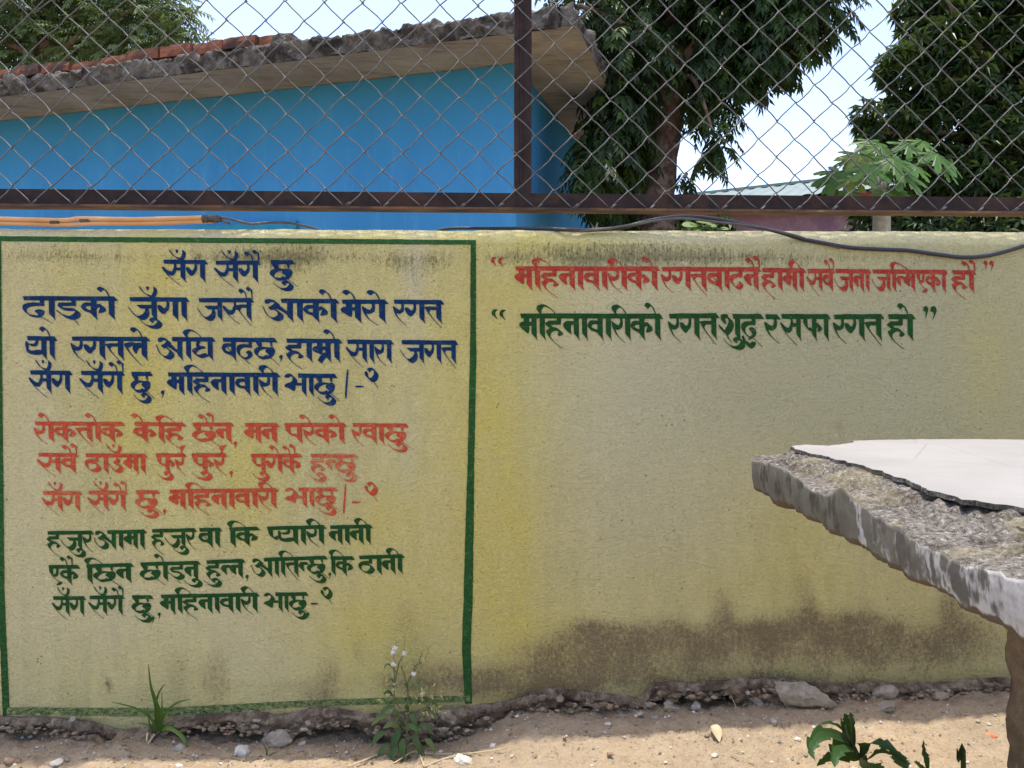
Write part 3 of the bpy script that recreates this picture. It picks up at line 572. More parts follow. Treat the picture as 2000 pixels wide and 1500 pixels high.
# slab: soffit, ragged edges, top
edge = []
for i in range(521): edge.append((7.6-(7.6-SO)*i/520, FO, 0))
for i in range(1, 121): edge.append((SO, FO+4.2*i/120, 1))
V = []; NR = 9
for i, (u, v, sd_) in enumerate(edge):
    du, dv = (0, -1) if sd_ == 0 else (-1, 0)
    if 514 < i < 528: du, dv = -.7, -.7
    for k in range(NR):
        z = ZS+.005+.125*k/(NR-1); 
        d = .012*ns(u*5, v*5, z*9)+.026*fb(u*18, v*18, z*30, 5)+(-.02 if k == NR-1 else 0)
        if 512 < i < 532: d -= .03
        zz_ = z+(.024*fb(u*12, v*12, 4, 5)+.02*max(0, ns(u*3, v*3, 7)) if k > NR-3 else .006*ns(u*12, v*12))
        V.append(slab_pt(u+du*d, v+dv*d, zz_))
    V.append(slab_pt(u-du*.5, v-dv*.5, ZS+.15+.012*ns(u*8, v*8)))
R1 = NR+1
F = [(i*R1+k, (i+1)*R1+k, (i+1)*R1+k+1, i*R1+k+1) for i in range(len(edge)-1) for k in range(R1-1)]
slab = mesh('roof_slab', V, F, M_['slab'], bld, True)
V, F = grid(120, 60, lambda i, j: slab_pt(SO+.004+(7.6-SO)*i/119, FO+.004+4.2*j/59, ZS+.004+.004*ns(i*.5, j*.5)+(.03 if (FO+4.2*j/59 > .02 and SO+(7.6-SO)*i/119 > .02) else 0)))
mesh('soffit', V, F, M_['soffit'], bld)
random.seed(4)
u = 7.3; brks = []
while u > 1.55:                                            # course of loose bricks along the roof edge
    L_ = .235+random.uniform(-.02, .015); hgt = .068+random.uniform(-.008, .01)
    t_ = random.uniform(-.05, .05); o_ = slab_pt(u, FO+.03+random.uniform(-.012, .02), ZS+.135+.01*ns(u*3)+random.uniform(-.004, .006))
    m = MB(); n_ = 5; ax = (-BU*cos(t_)+BV*sin(t_)); ay = (BV*cos(t_)+BU*sin(t_))
    V = []; 
    for a in range(n_+1):
        for (b, h_) in ((0, 0), (0, .5), (.06, 1), (.94, 1), (1, .5), (1, 0)):
            e = .005 if a in (0, n_) else 0
            V.append(o_+ax*(L_*a/n_)+ay*(.11*b)+Zv*(hgt*h_-(e if h_ == 1 else 0))+Vector((random.uniform(-.004, .004), random.uniform(-.004, .004), random.uniform(-.005, .005))))
    F = [(a*6+k, a*6+(k+1) % 6, (a+1)*6+(k+1) % 6, (a+1)*6+k) for a in range(n_) for k in range(6)]+[tuple(range(5, -1, -1)), tuple(n_*6+k for k in range(6))]
    m.add(V, F); m.build('brick', M_['brick'], bld); u -= L_+.012
m = MB(); m.obox(slab_pt(1.48, FO+.02, ZS+.13), -BU*.17, BV*.10, Zv*.062); o = m.build('mortar_lump', M_['slab'], bld)
bm = bmesh.new(); bm.from_mesh(o.data); bmesh.ops.subdivide_edges(bm, edges=bm.edges, cuts=4, use_grid_fill=True)
ctr = slab_pt(1.4, FO+.07, ZS+.15)
for v in bm.verts:
    d = v.co-ctr; v.co = ctr+d*(1-.25*max(0, d.length-.05)/.06)+Vector((fb(v.co.x*20, v.co.y*20, v.co.z*20), fb(v.co.x*20, 5, v.co.z*20), fb(v.co.z*20, v.co.x*20)))*.008
bm.to_mesh(o.data); bm.free()
# low teal ledge on the front wall
pl = [PD(343, 434, 5.2), PD(540, 430, 4.95)]
m = MB(); s0 = (pl[0]-CO).dot(BU); s1 = (pl[1]-CO).dot(BU); m.obox(CO+BU*s1-BV*.04+Zv*(pl[0].z-.05), BU*(s0-s1), BV*.05, Zv*.055)
M_['teal'] = simple_mat('teal_paint', (.03, .20, .33), (.04, .25, .38), .8, .2); tag(m.build('ledge', M_['teal'], bld), 'dull teal ledge low on the blue wall')

# ------------------------------------------------------------------ shed with a green sheet roof
M_['sheet'] = simple_mat('green_sheet', (.15, .195, .175), (.19, .24, .215), .6, .3, 2)
M_['fascia'] = simple_mat('red_fascia', (.32, .035, .03), (.26, .03, .03), .5, .4, 4)
M_['purple'] = rock_mat('purple_render', (.24, .15, .19), (.31, .20, .24), (.20, .13, .17), 3, .3, .004)
SA = radians(-56); SU = Vector((sin(SA), cos(SA), 0)); SV = Vector((cos(SA), -sin(SA), 0))
SC = PD(1700, 373, 12.0); ze = SC.z; SC = Vector((SC.x, SC.y, 0))
shed = empty('shed', SC); tag(shed, 'purple walled shed with a pale green metal roof beyond the neem trunk', 'building')
m = MB(); m.obox(SC-SU*4+SV*.35-Zv*.3, SU*10.5, SV*4.5, Zv*(ze+.22)); m.build('wall', M_['purple'], shed)
m = MB(); m.obox(SC-SU*4.3-Zv*0+Zv*(ze-.13), SU*11, SV*.05, Zv*.13); m.build('fascia', M_['fascia'], shed)
V = []; nn = 180
for i in range(nn+1):
    uu = -4.4+11.2*i/nn; r_ = .016*sin(i*pi/1.0*.5*2) if False else (.02 if i % 4 in (1, 2) else 0)
    for k, (vv, h_) in enumerate(((-.1, .0), (1.9, .62), (3.9, 0))): V.append(SC+SU*uu+SV*vv+Zv*(ze+.015+h_+r_))
F = [(i*3+k, (i+1)*3+k, (i+1)*3+k+1, i*3+k+1) for i in range(nn) for k in range(2)]
rf = mesh('roof', V, F, M_['sheet'], shed)
m = MB(); m.obox(SC-SU*4.4+SV*1.8+Zv*(ze+.62), SU*11.2, SV*.2, Zv*.05); m.build('ridge_cap', M_['sheet'], shed)

# ------------------------------------------------------------------ foliage
NEEM = leaf_mat('neem_leaf', (.010, .028, .007), (.024, .056, .013), (.075, .14, .028), .28)
FERN = leaf_mat('feathery_leaf', (.09, .145, .05), (.16, .22, .09), (.04, .07, .025), .35, .6)
MANGO = leaf_mat('mango_leaf', (.016, .040, .011), (.032, .068, .018), (.11, .15, .035), .22, .35)
PAPA = leaf_mat('papaya_leaf', (.07, .16, .03), (.11, .22, .04), (.2, .26, .05), .35)
BUSH = leaf_mat('bush_leaf', (.02, .045, .012), (.035, .07, .02), (.05, .08, .02), .2)
BARK = rock_mat('grey_brown_bark', (.13, .085, .06), (.21, .15, .11), (.26, .20, .16), 26, .9, .012)
BARKP = rock_mat('pale_papaya_bark', (.30, .27, .22), (.42, .39, .33), None, 30, .5, .006)
BARKN = rock_mat('neem_bark', (.055, .032, .026), (.11, .07, .055), (.17, .13, .10), 30, .9, .012)
class Leafy:
    def __init__(s): s.V = []; s.F = []; s.R = []
    def leaflet(s, p, d, nrm, L_, wd, rv, curl=.2):
        side = d.cross(nrm).normalized(); n = len(s.V); tip = p+d*L_-nrm*(curl*L_*.5)
        s.V += [tuple(p), tuple(p+d*L_*.45+side*wd*.5+nrm*.04*L_), tuple(tip), tuple(p+d*L_*.45-side*wd*.5+nrm*.04*L_)]
        s.F += [(n, n+1, n+2), (n, n+2, n+3)]; s.R += [rv]*4
    def pinnate(s, p, d, L_, np_, ll, lw, rg, droop=.5):
        d = d.normalized(); q0 = p.copy(); rv = rg.random()
        for i in range(np_):
            dd = (d+Vector((0, 0, -droop*(i+1)/np_))).normalized(); side = dd.cross(Vector((0, 0, 1)))
            if side.length < .05: side = Vector((1, 0, 0))
            side.normalize(); up_ = side.cross(dd).normalized(); q0 = q0+dd*L_/np_
            for sg in (-1, 1):
                ld = (side*sg*.9+dd*.7+Vector((0, 0, -.35-.3*rg.random()))).normalized()
                s.leaflet(q0, ld, (up_+Vector((rg.uniform(-.4, .4),)*3)).normalized(), ll*rg.uniform(.75, 1.1)*(1-.25*abs(i/np_-.4)), lw, min(1, max(0, rv+rg.uniform(-.15, .15))), .3)
        s.leaflet(q0, dd, up_, ll, lw, rv)
    def whorl(s, p, d, n, ll, lw, rg):
        rv = rg.random(); a = d.orthogonal().normalized(); b = d.cross(a)
        for i in range(n):
            t = 2*pi*i/n+rg.random(); ld = (d*.5+(a*cos(t)+b*sin(t))+Vector((0, 0, -.45))).normalized()
            s.leaflet(p, ld, (d+Vector((rg.uniform(-.3, .3), rg.uniform(-.3, .3), .4))).normalized(), ll*rg.uniform(.7, 1.15), lw, min(1, max(0, rv+rg.uniform(-.1, .1))), .5)
    def build(s, name, mat, parent=None):
        o = mesh(name, s.V, s.F, mat, parent); at = o.data.attributes.new('rnd', 'FLOAT', 'POINT'); at.data.foreach_set('value', s.R); return o
def rdir(rg):
    while 1:
        v = Vector((rg.uniform(-1, 1), rg.uniform(-1, 1), rg.uniform(-1, 1)))
        if .1 < v.length < 1: return v
def crown(lf, clumps, per, kind, rg, **kw):
    for (px, py, r, d) in clumps:
        c0 = PD(px, py, d); R = r*d/FPX
        cnt = int(per*(r/60)**1.8)+3
        for _ in range(cnt):
            v = rdir(rg); p = c0+Vector((v.x*R, v.y*R*1.1, v.z*R))
            out = (v+rdir(rg)*.7).normalized()
            if kind == 'p': lf.pinnate(p, out, kw['L']*rg.uniform(.7, 1.2), kw['n'], kw['ll'], kw['lw'], rg, kw.get('droop', .8))
            else: lf.whorl(p, (out+Vector((0, 0, .4))).normalized(), kw['n'], kw['ll'], kw['lw'], rg)
def limb(mb, pts, r, n=8):
    P = cat3(pts, 5); mb.tube([p+Vector((ns(p.z*3, i), ns(p.z*3, 9+i), 0))*.01 for i, p in enumerate(P)], r, n)
rg = random.Random(11)
# neem in front of the building's corner
dN = 5.6; base = PD(1288, 470, dN); neem = empty('neem_tree', (base.x, base.y, -.05))
tag(neem, 'dark neem tree with drooping toothed leaflets and a leaning brown trunk', 'tree')
tr = [Vector((base.x-.03, base.y, -.15)), Vector((base.x-.02, base.y, .6)), PD(1282, 440, dN), PD(1290, 340, dN), PD(1302, 240, dN), PD(1308, 130, dN), PD(1325, 10, dN), PD(1330, -160, dN), PD(1345, -330, dN)]
V = []
m = MB(); P = cat3(tr, 6); n_ = 14
m.tube(P, lambda t: lerp_tab([(0, .17), (.25, .125), (.6, .095), (1, .05)], t)*(1+.0), n_)
V = [Vector(v)*1 for v in m.V]
m.V = [tuple(v+(v-Vector((P[min(len(P)-1, i//n_)])))*(.22*fb(v.x*9, v.y*9, v.z*4))) if i < len(P)*n_ else tuple(v) for i, v in enumerate(V)]
m.build('trunk', BARKN, neem, True)
for (a, b, c_, r) in [((1300, 160, dN), (1400, 40, dN-.1), (1540, -60, dN-.2), .045), ((1310, 110, dN), (1240, 60, dN-.3), (1130, 10, dN-.5), .035), ((1325, 0, dN), (1420, -120, dN), (1560, -200, dN), .05), ((1303, 190, dN), (1350, 150, dN-.2), (1390, 250, dN-.4), .022), ((1400, 40, dN-.1), (1480, 60, dN-.2), (1560, 110, dN-.3), .02)]:
    m = MB(); m.tube(cat3([PD(*a), PD(*b), PD(*c_)], 6), [r, r*.8, r*.4], 8); m.build('branch', BARK, neem, True)
lf = Leafy()
cl = [(1300, 30, 125, 5.9), (1310, 90, 90, 6.0), (1400, 50, 90, 5.6), (1480, 40, 80, 5.5), (1560, 20, 60, 5.4), (1610, 20, 34, 5.4), (1240, 110, 62, 5.3), (1200, 175, 42, 5.3), (1205, 235, 50, 5.3), (1200, 290, 50, 5.3), (1185, 335, 46, 5.2), (1225, 345, 24, 5.7), (1180, 380, 24, 5.2), (1150, 330, 26, 4.9), (1380, 140, 40, 5.4), (1388, 200, 26, 5.5), (1385, 262, 18, 5.5), (1345, 335, 10, 5.5), (1396, 295, 16, 5.4), (1450, 120, 45, 5.4), (1500, 105, 34, 5.3), (1545, 90, 26, 5.3), (1130, 18, 34, 5.2), (1075, 20, 20, 5.1), (1180, 60, 40, 5.3), (1250, 180, 50, 6.3), (1262, 250, 40, 6.4), (1240, 320, 22, 6.4), (1345, 190, 26, 6.4), (1300, -120, 200, 5.8), (1520, -120, 150, 5.6), (1100, -120, 60, 5.5)]
crown(lf, cl, 100, 'p', rg, L=.20, n=6, ll=.085, lw=.024, droop=1.6)
tag(lf.build('crown', NEEM, neem), kind='stuff')
# feathery tree far behind the building
dF = 11.0; base = PD(120, 500, dF); t2 = empty('feathery_tree', (base.x, base.y, -.05)); tag(t2, 'feathery light green tree rising behind the left end of the roof', 'tree')
m = MB(); m.tube(cat3([Vector((base.x, base.y, -.2)), PD(110, 300, dF), PD(90, 60, dF), PD(70, -150, dF)], 6), [.22, .17, .13, .08], 10); m.build('trunk', BARK, t2, True)
for a, b, c_ in [((95, 120), (170, 60), (280, 10)), ((92, 60), (30, 20), (-60, 0)), ((100, 170), (190, 130), (320, 80)), ((85, 20), (150, -40), (260, -90)), ((100, 140), (30, 90), (-80, 60))]:
    m = MB(); m.tube(cat3([PD(*a, dF), PD(*b, dF-.3), PD(*c_, dF-.5)], 6), [.06, .045, .02], 6); m.build('branch', BARK, t2, True)
lf = Leafy(); cl = [(40, 30, 70, dF), (130, 40, 80, dF+.5), (220, 30, 60, dF), (290, 45, 55, dF-.3), (330, 85, 26, dF-.4), (250, 85, 55, dF-.4), (170, 105, 50, dF-.3), (90, 110, 50, dF), (30, 120, 50, dF), (-40, 60, 80, dF), (310, 0, 45, dF), (200, -60, 120, dF), (60, -80, 120, dF), (-60, 170, 60, dF), (340, 20, 18, dF-.4)]
crown(lf, cl, 115, 'p', rg, L=.42, n=8, ll=.10, lw=.034, droop=.7); tag(lf.build('crown', FERN, t2), kind='stuff')
# mango on the right
dM = 8.6; base = PD(1950, 500, dM); t3 = empty('mango_tree', (base.x, base.y, -.05)); tag(t3, 'dense dark mango tree with long glossy leaves at the right edge', 'tree')
m = MB(); m.tube(cat3([Vector((base.x, base.y, -.2)), PD(1950, 350, dM), PD(1930, 150, dM), PD(1960, -60, dM)], 6), [.2, .16, .12, .07], 10); m.build('trunk', BARK, t3, True)
for a, b, c_ in [((1945, 300), (1850, 260), (1720, 260)), ((1940, 200), (1860, 150), (1780, 120)), ((1935, 120), (1880, 60), (1850, 0)), ((1948, 340), (1880, 340), (1800, 350))]:
    m = MB(); m.tube(cat3([PD(*a, dM), PD(*b, dM-.3), PD(*c_, dM-.4)], 6), [.06, .04, .018], 6); m.build('branch', BARK, t3, True)
lf = Leafy(); cl = [(1920, 60, 90, dM), (1990, 150, 110, dM), (1840, 60, 55, dM-.3), (1800, 90, 48, dM-.4), (1755, 120, 36, dM-.5), (1850, 150, 70, dM-.3), (1780, 175, 45, dM-.4), (1735, 150, 24, dM-.5), (1700, 225, 26, dM-.6), (1690, 262, 24, dM-.6), (1745, 245, 46, dM-.4), (1800, 235, 50, dM-.3), (1900, 220, 70, dM-.3), (1960, 300, 90, dM-.3), (1880, 330, 70, dM-.4), (1820, 330, 55, dM-.4), (1930, 400, 80, dM-.4), (1840, 400, 60, dM-.2), (1780, 400, 50, dM+.2), (1990, 20, 90, dM), (2050, 250, 120, dM), (2080, 80, 140, dM), (1860, 5, 60, dM), (1790, 20, 40, dM-.2), (1980, -100, 150, dM), (1820, -90, 80, dM), (1770, 300, 40, dM-.2), (1720, 320, 30, dM)]
crown(lf, cl, 75, 'w', rg, n=8, ll=.17, lw=.04); tag(lf.build('crown', MANGO, t3), kind='stuff')
# dark shrubs seen through the gap under the rail
for (cl, lab, loc) in [([(1200, 440, 40, 7.5), (1260, 450, 46, 7.6), (1330, 445, 46, 7.8), (1395, 450, 34, 8.0), (1230, 480, 50, 7.5), (1340, 490, 60, 7.6), (1215, 410, 22, 7.6)], 'dark shrub filling the gap beside the neem trunk under the rail', (1290, 7.7)),
                       ([(1700, 440, 44, 7.4), (1770, 450, 50, 7.2), (1850, 445, 56, 7.0), (1930, 450, 60, 7.0), (2010, 445, 60, 7.0), (1800, 490, 70, 7.2), (1950, 500, 80, 7.0)], 'dark shrub under the mango tree at the right edge', (1850, 7.1))]:
    b0 = PD(loc[0], 600, loc[1]); sh_ = empty('shrub', (b0.x, b0.y, -.05)); tag(sh_, lab, 'shrub')
    m = MB()
    for k in range(5): m.tube([Vector((b0.x+k*.06-.1, b0.y, -.1)), Vector((b0.x+(k-2)*.25, b0.y, 1.0)), Vector((b0.x+(k-2)*.4, b0.y, 1.8))], [.03, .02, .01], 5)
    m.build('stem', BARK, sh_)
    lf = Leafy(); 
    crown(lf, cl, 90, 'w', rg, n=7, ll=.13, lw=.05)
    tag(lf.build('foliage', BUSH, sh_), kind='stuff')
# papaya
def palm_leaf(c0, nrm, fw, R, rg, name, parent, mat=None):
    nrm = nrm.normalized(); fw = (fw-nrm*fw.dot(nrm)).normalized(); sd = nrm.cross(fw)
    V = [c0]; lob = 7; rim = []
    for i in range(lob):
        a = (i-(lob-1)/2)/(lob-1)*2*radians(140); Ln = R*(1-.28*abs(i-3)/3)
        for da, f in ((-19, .45), (-16, .70), (-11, .70), (-9, .88), (0, 1.0), (9, .88), (11, .70), (16, .70), (19, .45)):
            t = a+radians(da); rim.append(c0+(fw*cos(t)+sd*sin(t))*Ln*f-nrm*(.30*R*f*f)+nrm*.05*R*cos(radians(da)*9))
    V += rim; F = [(0, i+1, i+2) for i in range(len(rim)-1)]
    o = mesh(name, V, F, mat or PAPA, parent); at = o.data.attributes.new('rnd', 'FLOAT', 'POINT'); rv = rg.random(); at.data.foreach_set('value', [rv]*len(V)); return o
dP = 5.6; pb = PD(1722, 470, dP); pap = empty('papaya_plant', (pb.x, pb.y, -.05)); tag(pap, 'young papaya plant with pale stem and broad lobed leaves', 'plant')
m = MB(); m.tube(cat3([Vector((pb.x, pb.y, -.2)), PD(1722, 430, dP), PD(1716, 360, dP), PD(1735, 318, dP)], 6), [.075, .06, .05, .03], 10); m.build('stem', BARKP, pap, True)
top = PD(1728, 335, dP)
for (px, py, R, tilt, dd) in [(1640, 335, 64, -.5, 0), (1680, 300, 60, .1, .1), (1720, 285, 62, .4, .2), (1775, 280, 56, .5, .1), (1830, 300, 60, .5, -.1), (1745, 310, 58, 0, -.3), (1700, 325, 54, -.1, -.35), (1655, 375, 40, -.8, -.1), (1765, 335, 60, .3, -.3), (1845, 325, 44, .9, -.1), (1735, 375, 46, .1, -.3), (1625, 352, 36, -.9, 0), (1800, 275, 44, .3, .2), (1700, 275, 46, -.2, .3), (1660, 310, 40, -.5, .2), (1860, 320, 36, 1.0, .1), (1790, 325, 40, .4, -.2), (1670, 350, 40, -.5, -.25), (1755, 370, 40, .3, -.25)]:
    c1 = PD(px, py, dP+dd); R *= 1.0*dP/FPX
    m = MB(); mid = (top+c1)/2+Vector((0, 0, .03)); m.tube(cat3([top, mid, c1], 4), .006, 5); m.build('petiole', PAPA, pap)
    palm_leaf(c1, Vector((tilt*.5, -.75, .75)), Vector((tilt, -.4, -.75)), R, rg, 'leaf', pap)
# seedling peeping over the wall
sp_ = PD(1370, 470, 2.5); seed = empty('seedling', (sp_.x, sp_.y, -.05)); tag(seed, 'bright green seedling with rounded leaves just showing over the wall top under the rail', 'plant')
m = MB(); m.tube(cat3([Vector((sp_.x, sp_.y, -.1)), Vector((sp_.x, sp_.y, .9)), PD(1372, 446, 2.5)], 4), .004, 5); m.build('stem', PAPA, seed)
for (px, py, R, a) in [(1348, 438, 17, -1), (1375, 432, 16, .2), (1415, 446, 9, 1), (1362, 447, 12, -.3), (1388, 440, 12, .7)]:
    c1 = PD(px, py, 2.5); R *= 2.5/FPX; f = Vector((a, -.3, -.1)).normalized(); nrm = Vector((.1*a, -.6, .8)).normalized(); sd2 = nrm.cross(f).normalized()
    V = [c1]+[c1+f*cos(t)*R+sd2*sin(t)*R*.75-nrm*.15*R*cos(t)**2 for t in [2*pi*k/12 for k in range(12)]]
    o = mesh('leaf', V, [(0, k+1, (k+1) % 12+1) for k in range(12)], PAPA, seed); at = o.data.attributes.new('rnd', 'FLOAT', 'POINT'); at.data.foreach_set('value', [.9]*len(V))
    m = MB(); m.tube([PD(1372, 446, 2.5), c1], .002, 4); m.build('petiole', PAPA, seed)

# ------------------------------------------------------------------ fence on the wall
M_['rust'] = rock_mat('rusty_angle', (.028, .019, .018), (.040, .028, .026), (.06, .034, .026), 30, .3, .0015)
M_['rust'].node_tree.nodes['Principled BSDF'].inputs['Roughness'].default_value = .6
q = NT('rusted_flange', .7, .25); n1 = q.noise(28, 5, .7, st=(.3, 1, 1)); n2 = q.noise(140, 4, .7)
c = q.mix(q.ramp(n1, .35, .6), (.05, .032, .027), (.15, .08, .038)); c = q.mix(q.math('MULTIPLY', q.ramp(n1, .6, .72), .8), c, (.34, .23, .07)); c = q.mix(q.math('MULTIPLY', q.ramp(n2, .55, .7), .6), c, (.06, .03, .025))
q.color(c); q.bump(n2, .5, .001); M_['flange'] = q.m
M_['wire'] = simple_mat('galvanised_wire', (.085, .085, .082), (.14, .138, .132), .6, .4, 60, 0, 0, .4)
FY = .092
fence = empty('chain_link_fence', (0, FY, 1.33)); tag(fence, 'rusty angle iron and chain link fence standing over the wall', 'fence')
def railz(x, a, b):
    p0 = PY(0, a, FY); p1 = PY(2000, b, FY); t = (x-p0.x)/(p1.x-p0.x); return p0.z+(p1.z-p0.z)*t
RX0, RX1 = -3.2, 3.6
def bar(name, fa, fb_, mat, y0, y1, sag=0):
    V = []; n = 60
    for i in range(n+1):
        x = RX0+(RX1-RX0)*i/n; za, zb_ = fa(x), fb_(x); s_ = sag*ns(x*2)
        V += [(x, y0+.0006*ns(x*9), za+s_), (x, y1, za+s_), (x, y1, zb_+s_), (x, y0+.0006*ns(x*9), zb_+s_)]
    F = [(i*4+k, i*4+(k+1) % 4, (i+1)*4+(k+1) % 4, (i+1)*4+k) for i in range(n) for k in range(4)]+[(0, 3, 2, 1), tuple(n*4+k for k in range(4))]
    return mesh(name, V, F, mat, fence)
zr = lambda x: railz(x, 402, 417)
bar('rail', zr, lambda x: zr(x)+.047, M_['rust'], FY+.012, FY+.018)
o = bar('rail_flange', lambda x: zr(x)-.0062, lambda x: zr(x)-.0003, M_['flange'], FY-.034, FY+.018); tag(o, 'orange rusted lower flange of the rail')
tz = 2.42
m = MB(); m.tube([(RX0, FY+.01, tz), (RX1, FY+.01, tz)], .02, 10); m.build('top_rail', M_['rust'], fence, True)
px0, px1 = PY(1004.5, 200, FY+.03).x, PY(1038, 200, FY+.03).x
for xo in (0, 2.35, -2.3):
    m = MB(); xa, xb = px0+xo, px1+xo; z0 = zr(xa)+.046 if xo == 0 else 1.1
    m.box((xa, FY+.024, z0), (xb, FY+.030, tz)); m.box((xa+.016, FY+.0195, z0+.03), (xa+.0215, FY+.0238, tz)); m.box((xa, FY+.0305, z0), (xa+.006, FY+.06, tz))
    m.build('post', M_['rust'], fence)
# wires: each one a flattened zigzag hooked into its neighbours
WW, WH = .1017, .0976
k0 = PY(785.5, 190.7, FY); zbot = zr(0)+.010
def wire_mesh(var, phase):
    rw = random.Random(var*7+phase); pts = []
    n0 = -int((k0.z-zbot)/(WH/2))-1
    for i in range(n0, int((tz-k0.z)/(WH/2))+1):
        z = i*WH/2; sd = 1 if (i+phase) % 2 == 0 else -1
        x = sd*(WW/4+.0012); jx, jz = rw.uniform(-.002, .002), rw.uniform(-.002, .002)
        x += jx; z += jz
        if pts:
            (xp, zp, sp) = pts[-1]
        pts.append((x, z, sd))
    P = []
    for j, (x, z, sd) in enumerate(pts):
        # front strand runs down-right, back strand down-left; short turn at every knot
        if j == 0:
            P.append(Vector((x-sd*.002, -.004, z-.001)))
        P += [Vector((x-sd*.004, (-.0026 if sd > 0 else .0026), z-.0026)), Vector((x, 0, z)), Vector((x-sd*.004, (.0026 if sd > 0 else -.0026), z+.0026))] if j else [Vector((x, -.003, z))]
        if j < len(pts)-1:
            x2, z2, s2 = pts[j+1]
            yy = .0032 if sd > 0 else -.0032
            bow = rw.uniform(-.001, .005)
            for t in (.3, .7): P.append(Vector((x+(x2-x)*t, yy, z+(z2-z)*t+bow*(1 if sd > 0 else -1))))
    # cut end turned up in front of the rail
    x, z, sd = pts[0]
    tail = [Vector((x+sd*0+.016, -.009, z+.011)), Vector((x+.007, -.007, z+.004))]
    P = tail+P
    m = MB(); m.tube(P, .0017, 6); me = bpy.data.meshes.new('wire'); me.from_pydata(m.V, [], m.F); me.update(); me.materials.append(M_['wire']); me.polygons.foreach_set('use_smooth', [True]*len(me.polygons)); return me
WMS = [[wire_mesh(v, ph) for v in range(5)] for ph in (0, 1)]
WQ = WW/2
i0, i1 = int((RX0+.1-k0.x)/WQ), int((RX1-.1-k0.x)/WQ)
for i in range(i0, i1):
    me = WMS[(i+0) % 2][(i*3+i//3) % 5]; o = bpy.data.objects.new('wire', me); C.objects.link(o); o.parent = fence
    x = k0.x+WQ*(i+.5); p = Vector((x, FY-.004+.004*ns(i*.2), k0.z+(.0 if True else 0)+(zr(x)-zr(k0.x))*.9)); o.location = p-Vector(fence.location)
    o.rotation_euler = (0, random.Random(i).uniform(-.0015, .0015), 0)
# second layer of mesh overlapping at the left end
for i in range(i0, int((PY(40, 100, FY).x-k0.x)/WQ)+1):
    me = WMS[i % 2][(i*3+1) % 5]; o = bpy.data.objects.new('wire', me); C.objects.link(o); o.parent = fence
    x = k0.x+WQ*(i+.9); o.location = Vector((x, FY+.006, k0.z+.45+.02))-Vector(fence.location); o.rotation_euler = (0, .03, 0); o.scale = (1, 1, .9)

# ------------------------------------------------------------------ cables and conduit
M_['black'] = simple_mat('black_cable', (.012, .013, .018), (.02, .022, .03), .42, .5, 8)
M_['greyc'] = simple_mat('grey_cable', (.06, .06, .058), (.10, .098, .094), .5, .4, 30)
M_['conduit'] = simple_mat('orange_conduit', (.50, .25, .09), (.60, .33, .14), .55, .35, 12)
M_['tape'] = rock_mat('grimy_tape', (.05, .045, .04), (.14, .12, .10), None, 60, .5, .002)
cz = .03
con = empty('conduit', PY(200, 432, cz)); tag(con, 'pair of orange plastic conduits lying along the wall top at the left', 'conduit')
def cpath(pts, y): return cat3([PY(a, b, (y[i] if isinstance(y, (list, tuple)) else y)) for i, (a, b) in enumerate(pts)], 8)
m = MB(); m.tube(cpath([(-500, 426), (-100, 427), (0, 427.5), (120, 430.5), (160, 427), (260, 428.5), (415, 425)], .02), .0058, 12); m.build('tube', M_['conduit'], con, True)
m = MB(); m.tube(cpath([(-500, 434), (-100, 435), (0, 436), (120, 439), (190, 436.5), (280, 436.5), (415, 432)], .022), .0054, 12); m.build('tube', M_['conduit'], con, True)
for (x_, y_) in ((108, 434), (166, 430)):
    m = MB(); m.tube(cpath([(x_-9, y_), (x_+9, y_-.6)], .0205), .0066, 10); tag(m.build('collar', M_['tape'], con, True), 'dark grimy patch round the conduit')
P = cpath([(396, 428), (412, 427), (424, 427.5), (431, 428)], .02); m = MB(); m.tube([p+Vector((0, 0, .0012*ns(i*2))) for i, p in enumerate(P)], lambda t: (.0102 if t < .75 else .0075)*(1+.08*sin(t*40)), 12); tag(m.build('tape_wrap', M_['tape'], con, True), 'black tape bound round the conduit end')
gc = empty('cable', PY(520, 435, .03)); tag(gc, 'thin grey cable coming out of the taped orange conduit', 'cable')
m = MB(); m.tube(cpath([(418, 426), (440, 425.5), (462, 431), (490, 437), (525, 434.5), (560, 435), (590, 440), (615, 447), (650, 462)], [.02, .02, .022, .03, .05, .08, .12, .16, .18]), .0033, 8); m.build('strand', M_['greyc'], gc, True)
m = MB(); m.tube(cpath([(430, 430), (448, 436)], .018), .0035, 6); tag(m.build('strand', M_['tape'], gc, True), 'short dark tail of tape')
def fy(px, py, r):
    p = PY(px, py, 0); return wall_y(p.x, p.z)-r-.001
bk = empty('cable', PY(1600, 480, -.01)); tag(bk, 'thick black cable drooping over the wall top onto the painted face at the right', 'cable')
pts = [(840, 455, .17), (880, 446.5, .13), (960, 446.2, .09), (1050, 446.2, .05), (1110, 449, .015), (1160, 449, .02), (1215, 444, .02), (1265, 432, .02), (1310, 424.5, .015), (1350, 423, .01), (1400, 428, 0), (1460, 440, -.008), (1510, 450, -.012), (1560, 465, None), (1610, 475, None), (1660, 483.5, None), (1720, 487, None), (1775, 489.5, None), (1830, 497, None), (1880, 502.5, None), (1925, 500, None), (1970, 489.5, None), (2010, 477, None), (2080, 458, .02), (2300, 440, .03)]
R_ = .0052
P = cat3([PY(a, b, fy(a, b, R_)-.002 if c_ is None else c_) for a, b, c_ in pts], 6)
m = MB(); m.tube(P, lambda t: R_ if t > .12 else .0042, 12); m.build('strand', M_['black'], bk, True)
bk2 = empty('cable', PY(1450, 445, -.01)); tag(bk2, 'thinner grey cable running beside the black one below the rail', 'cable')
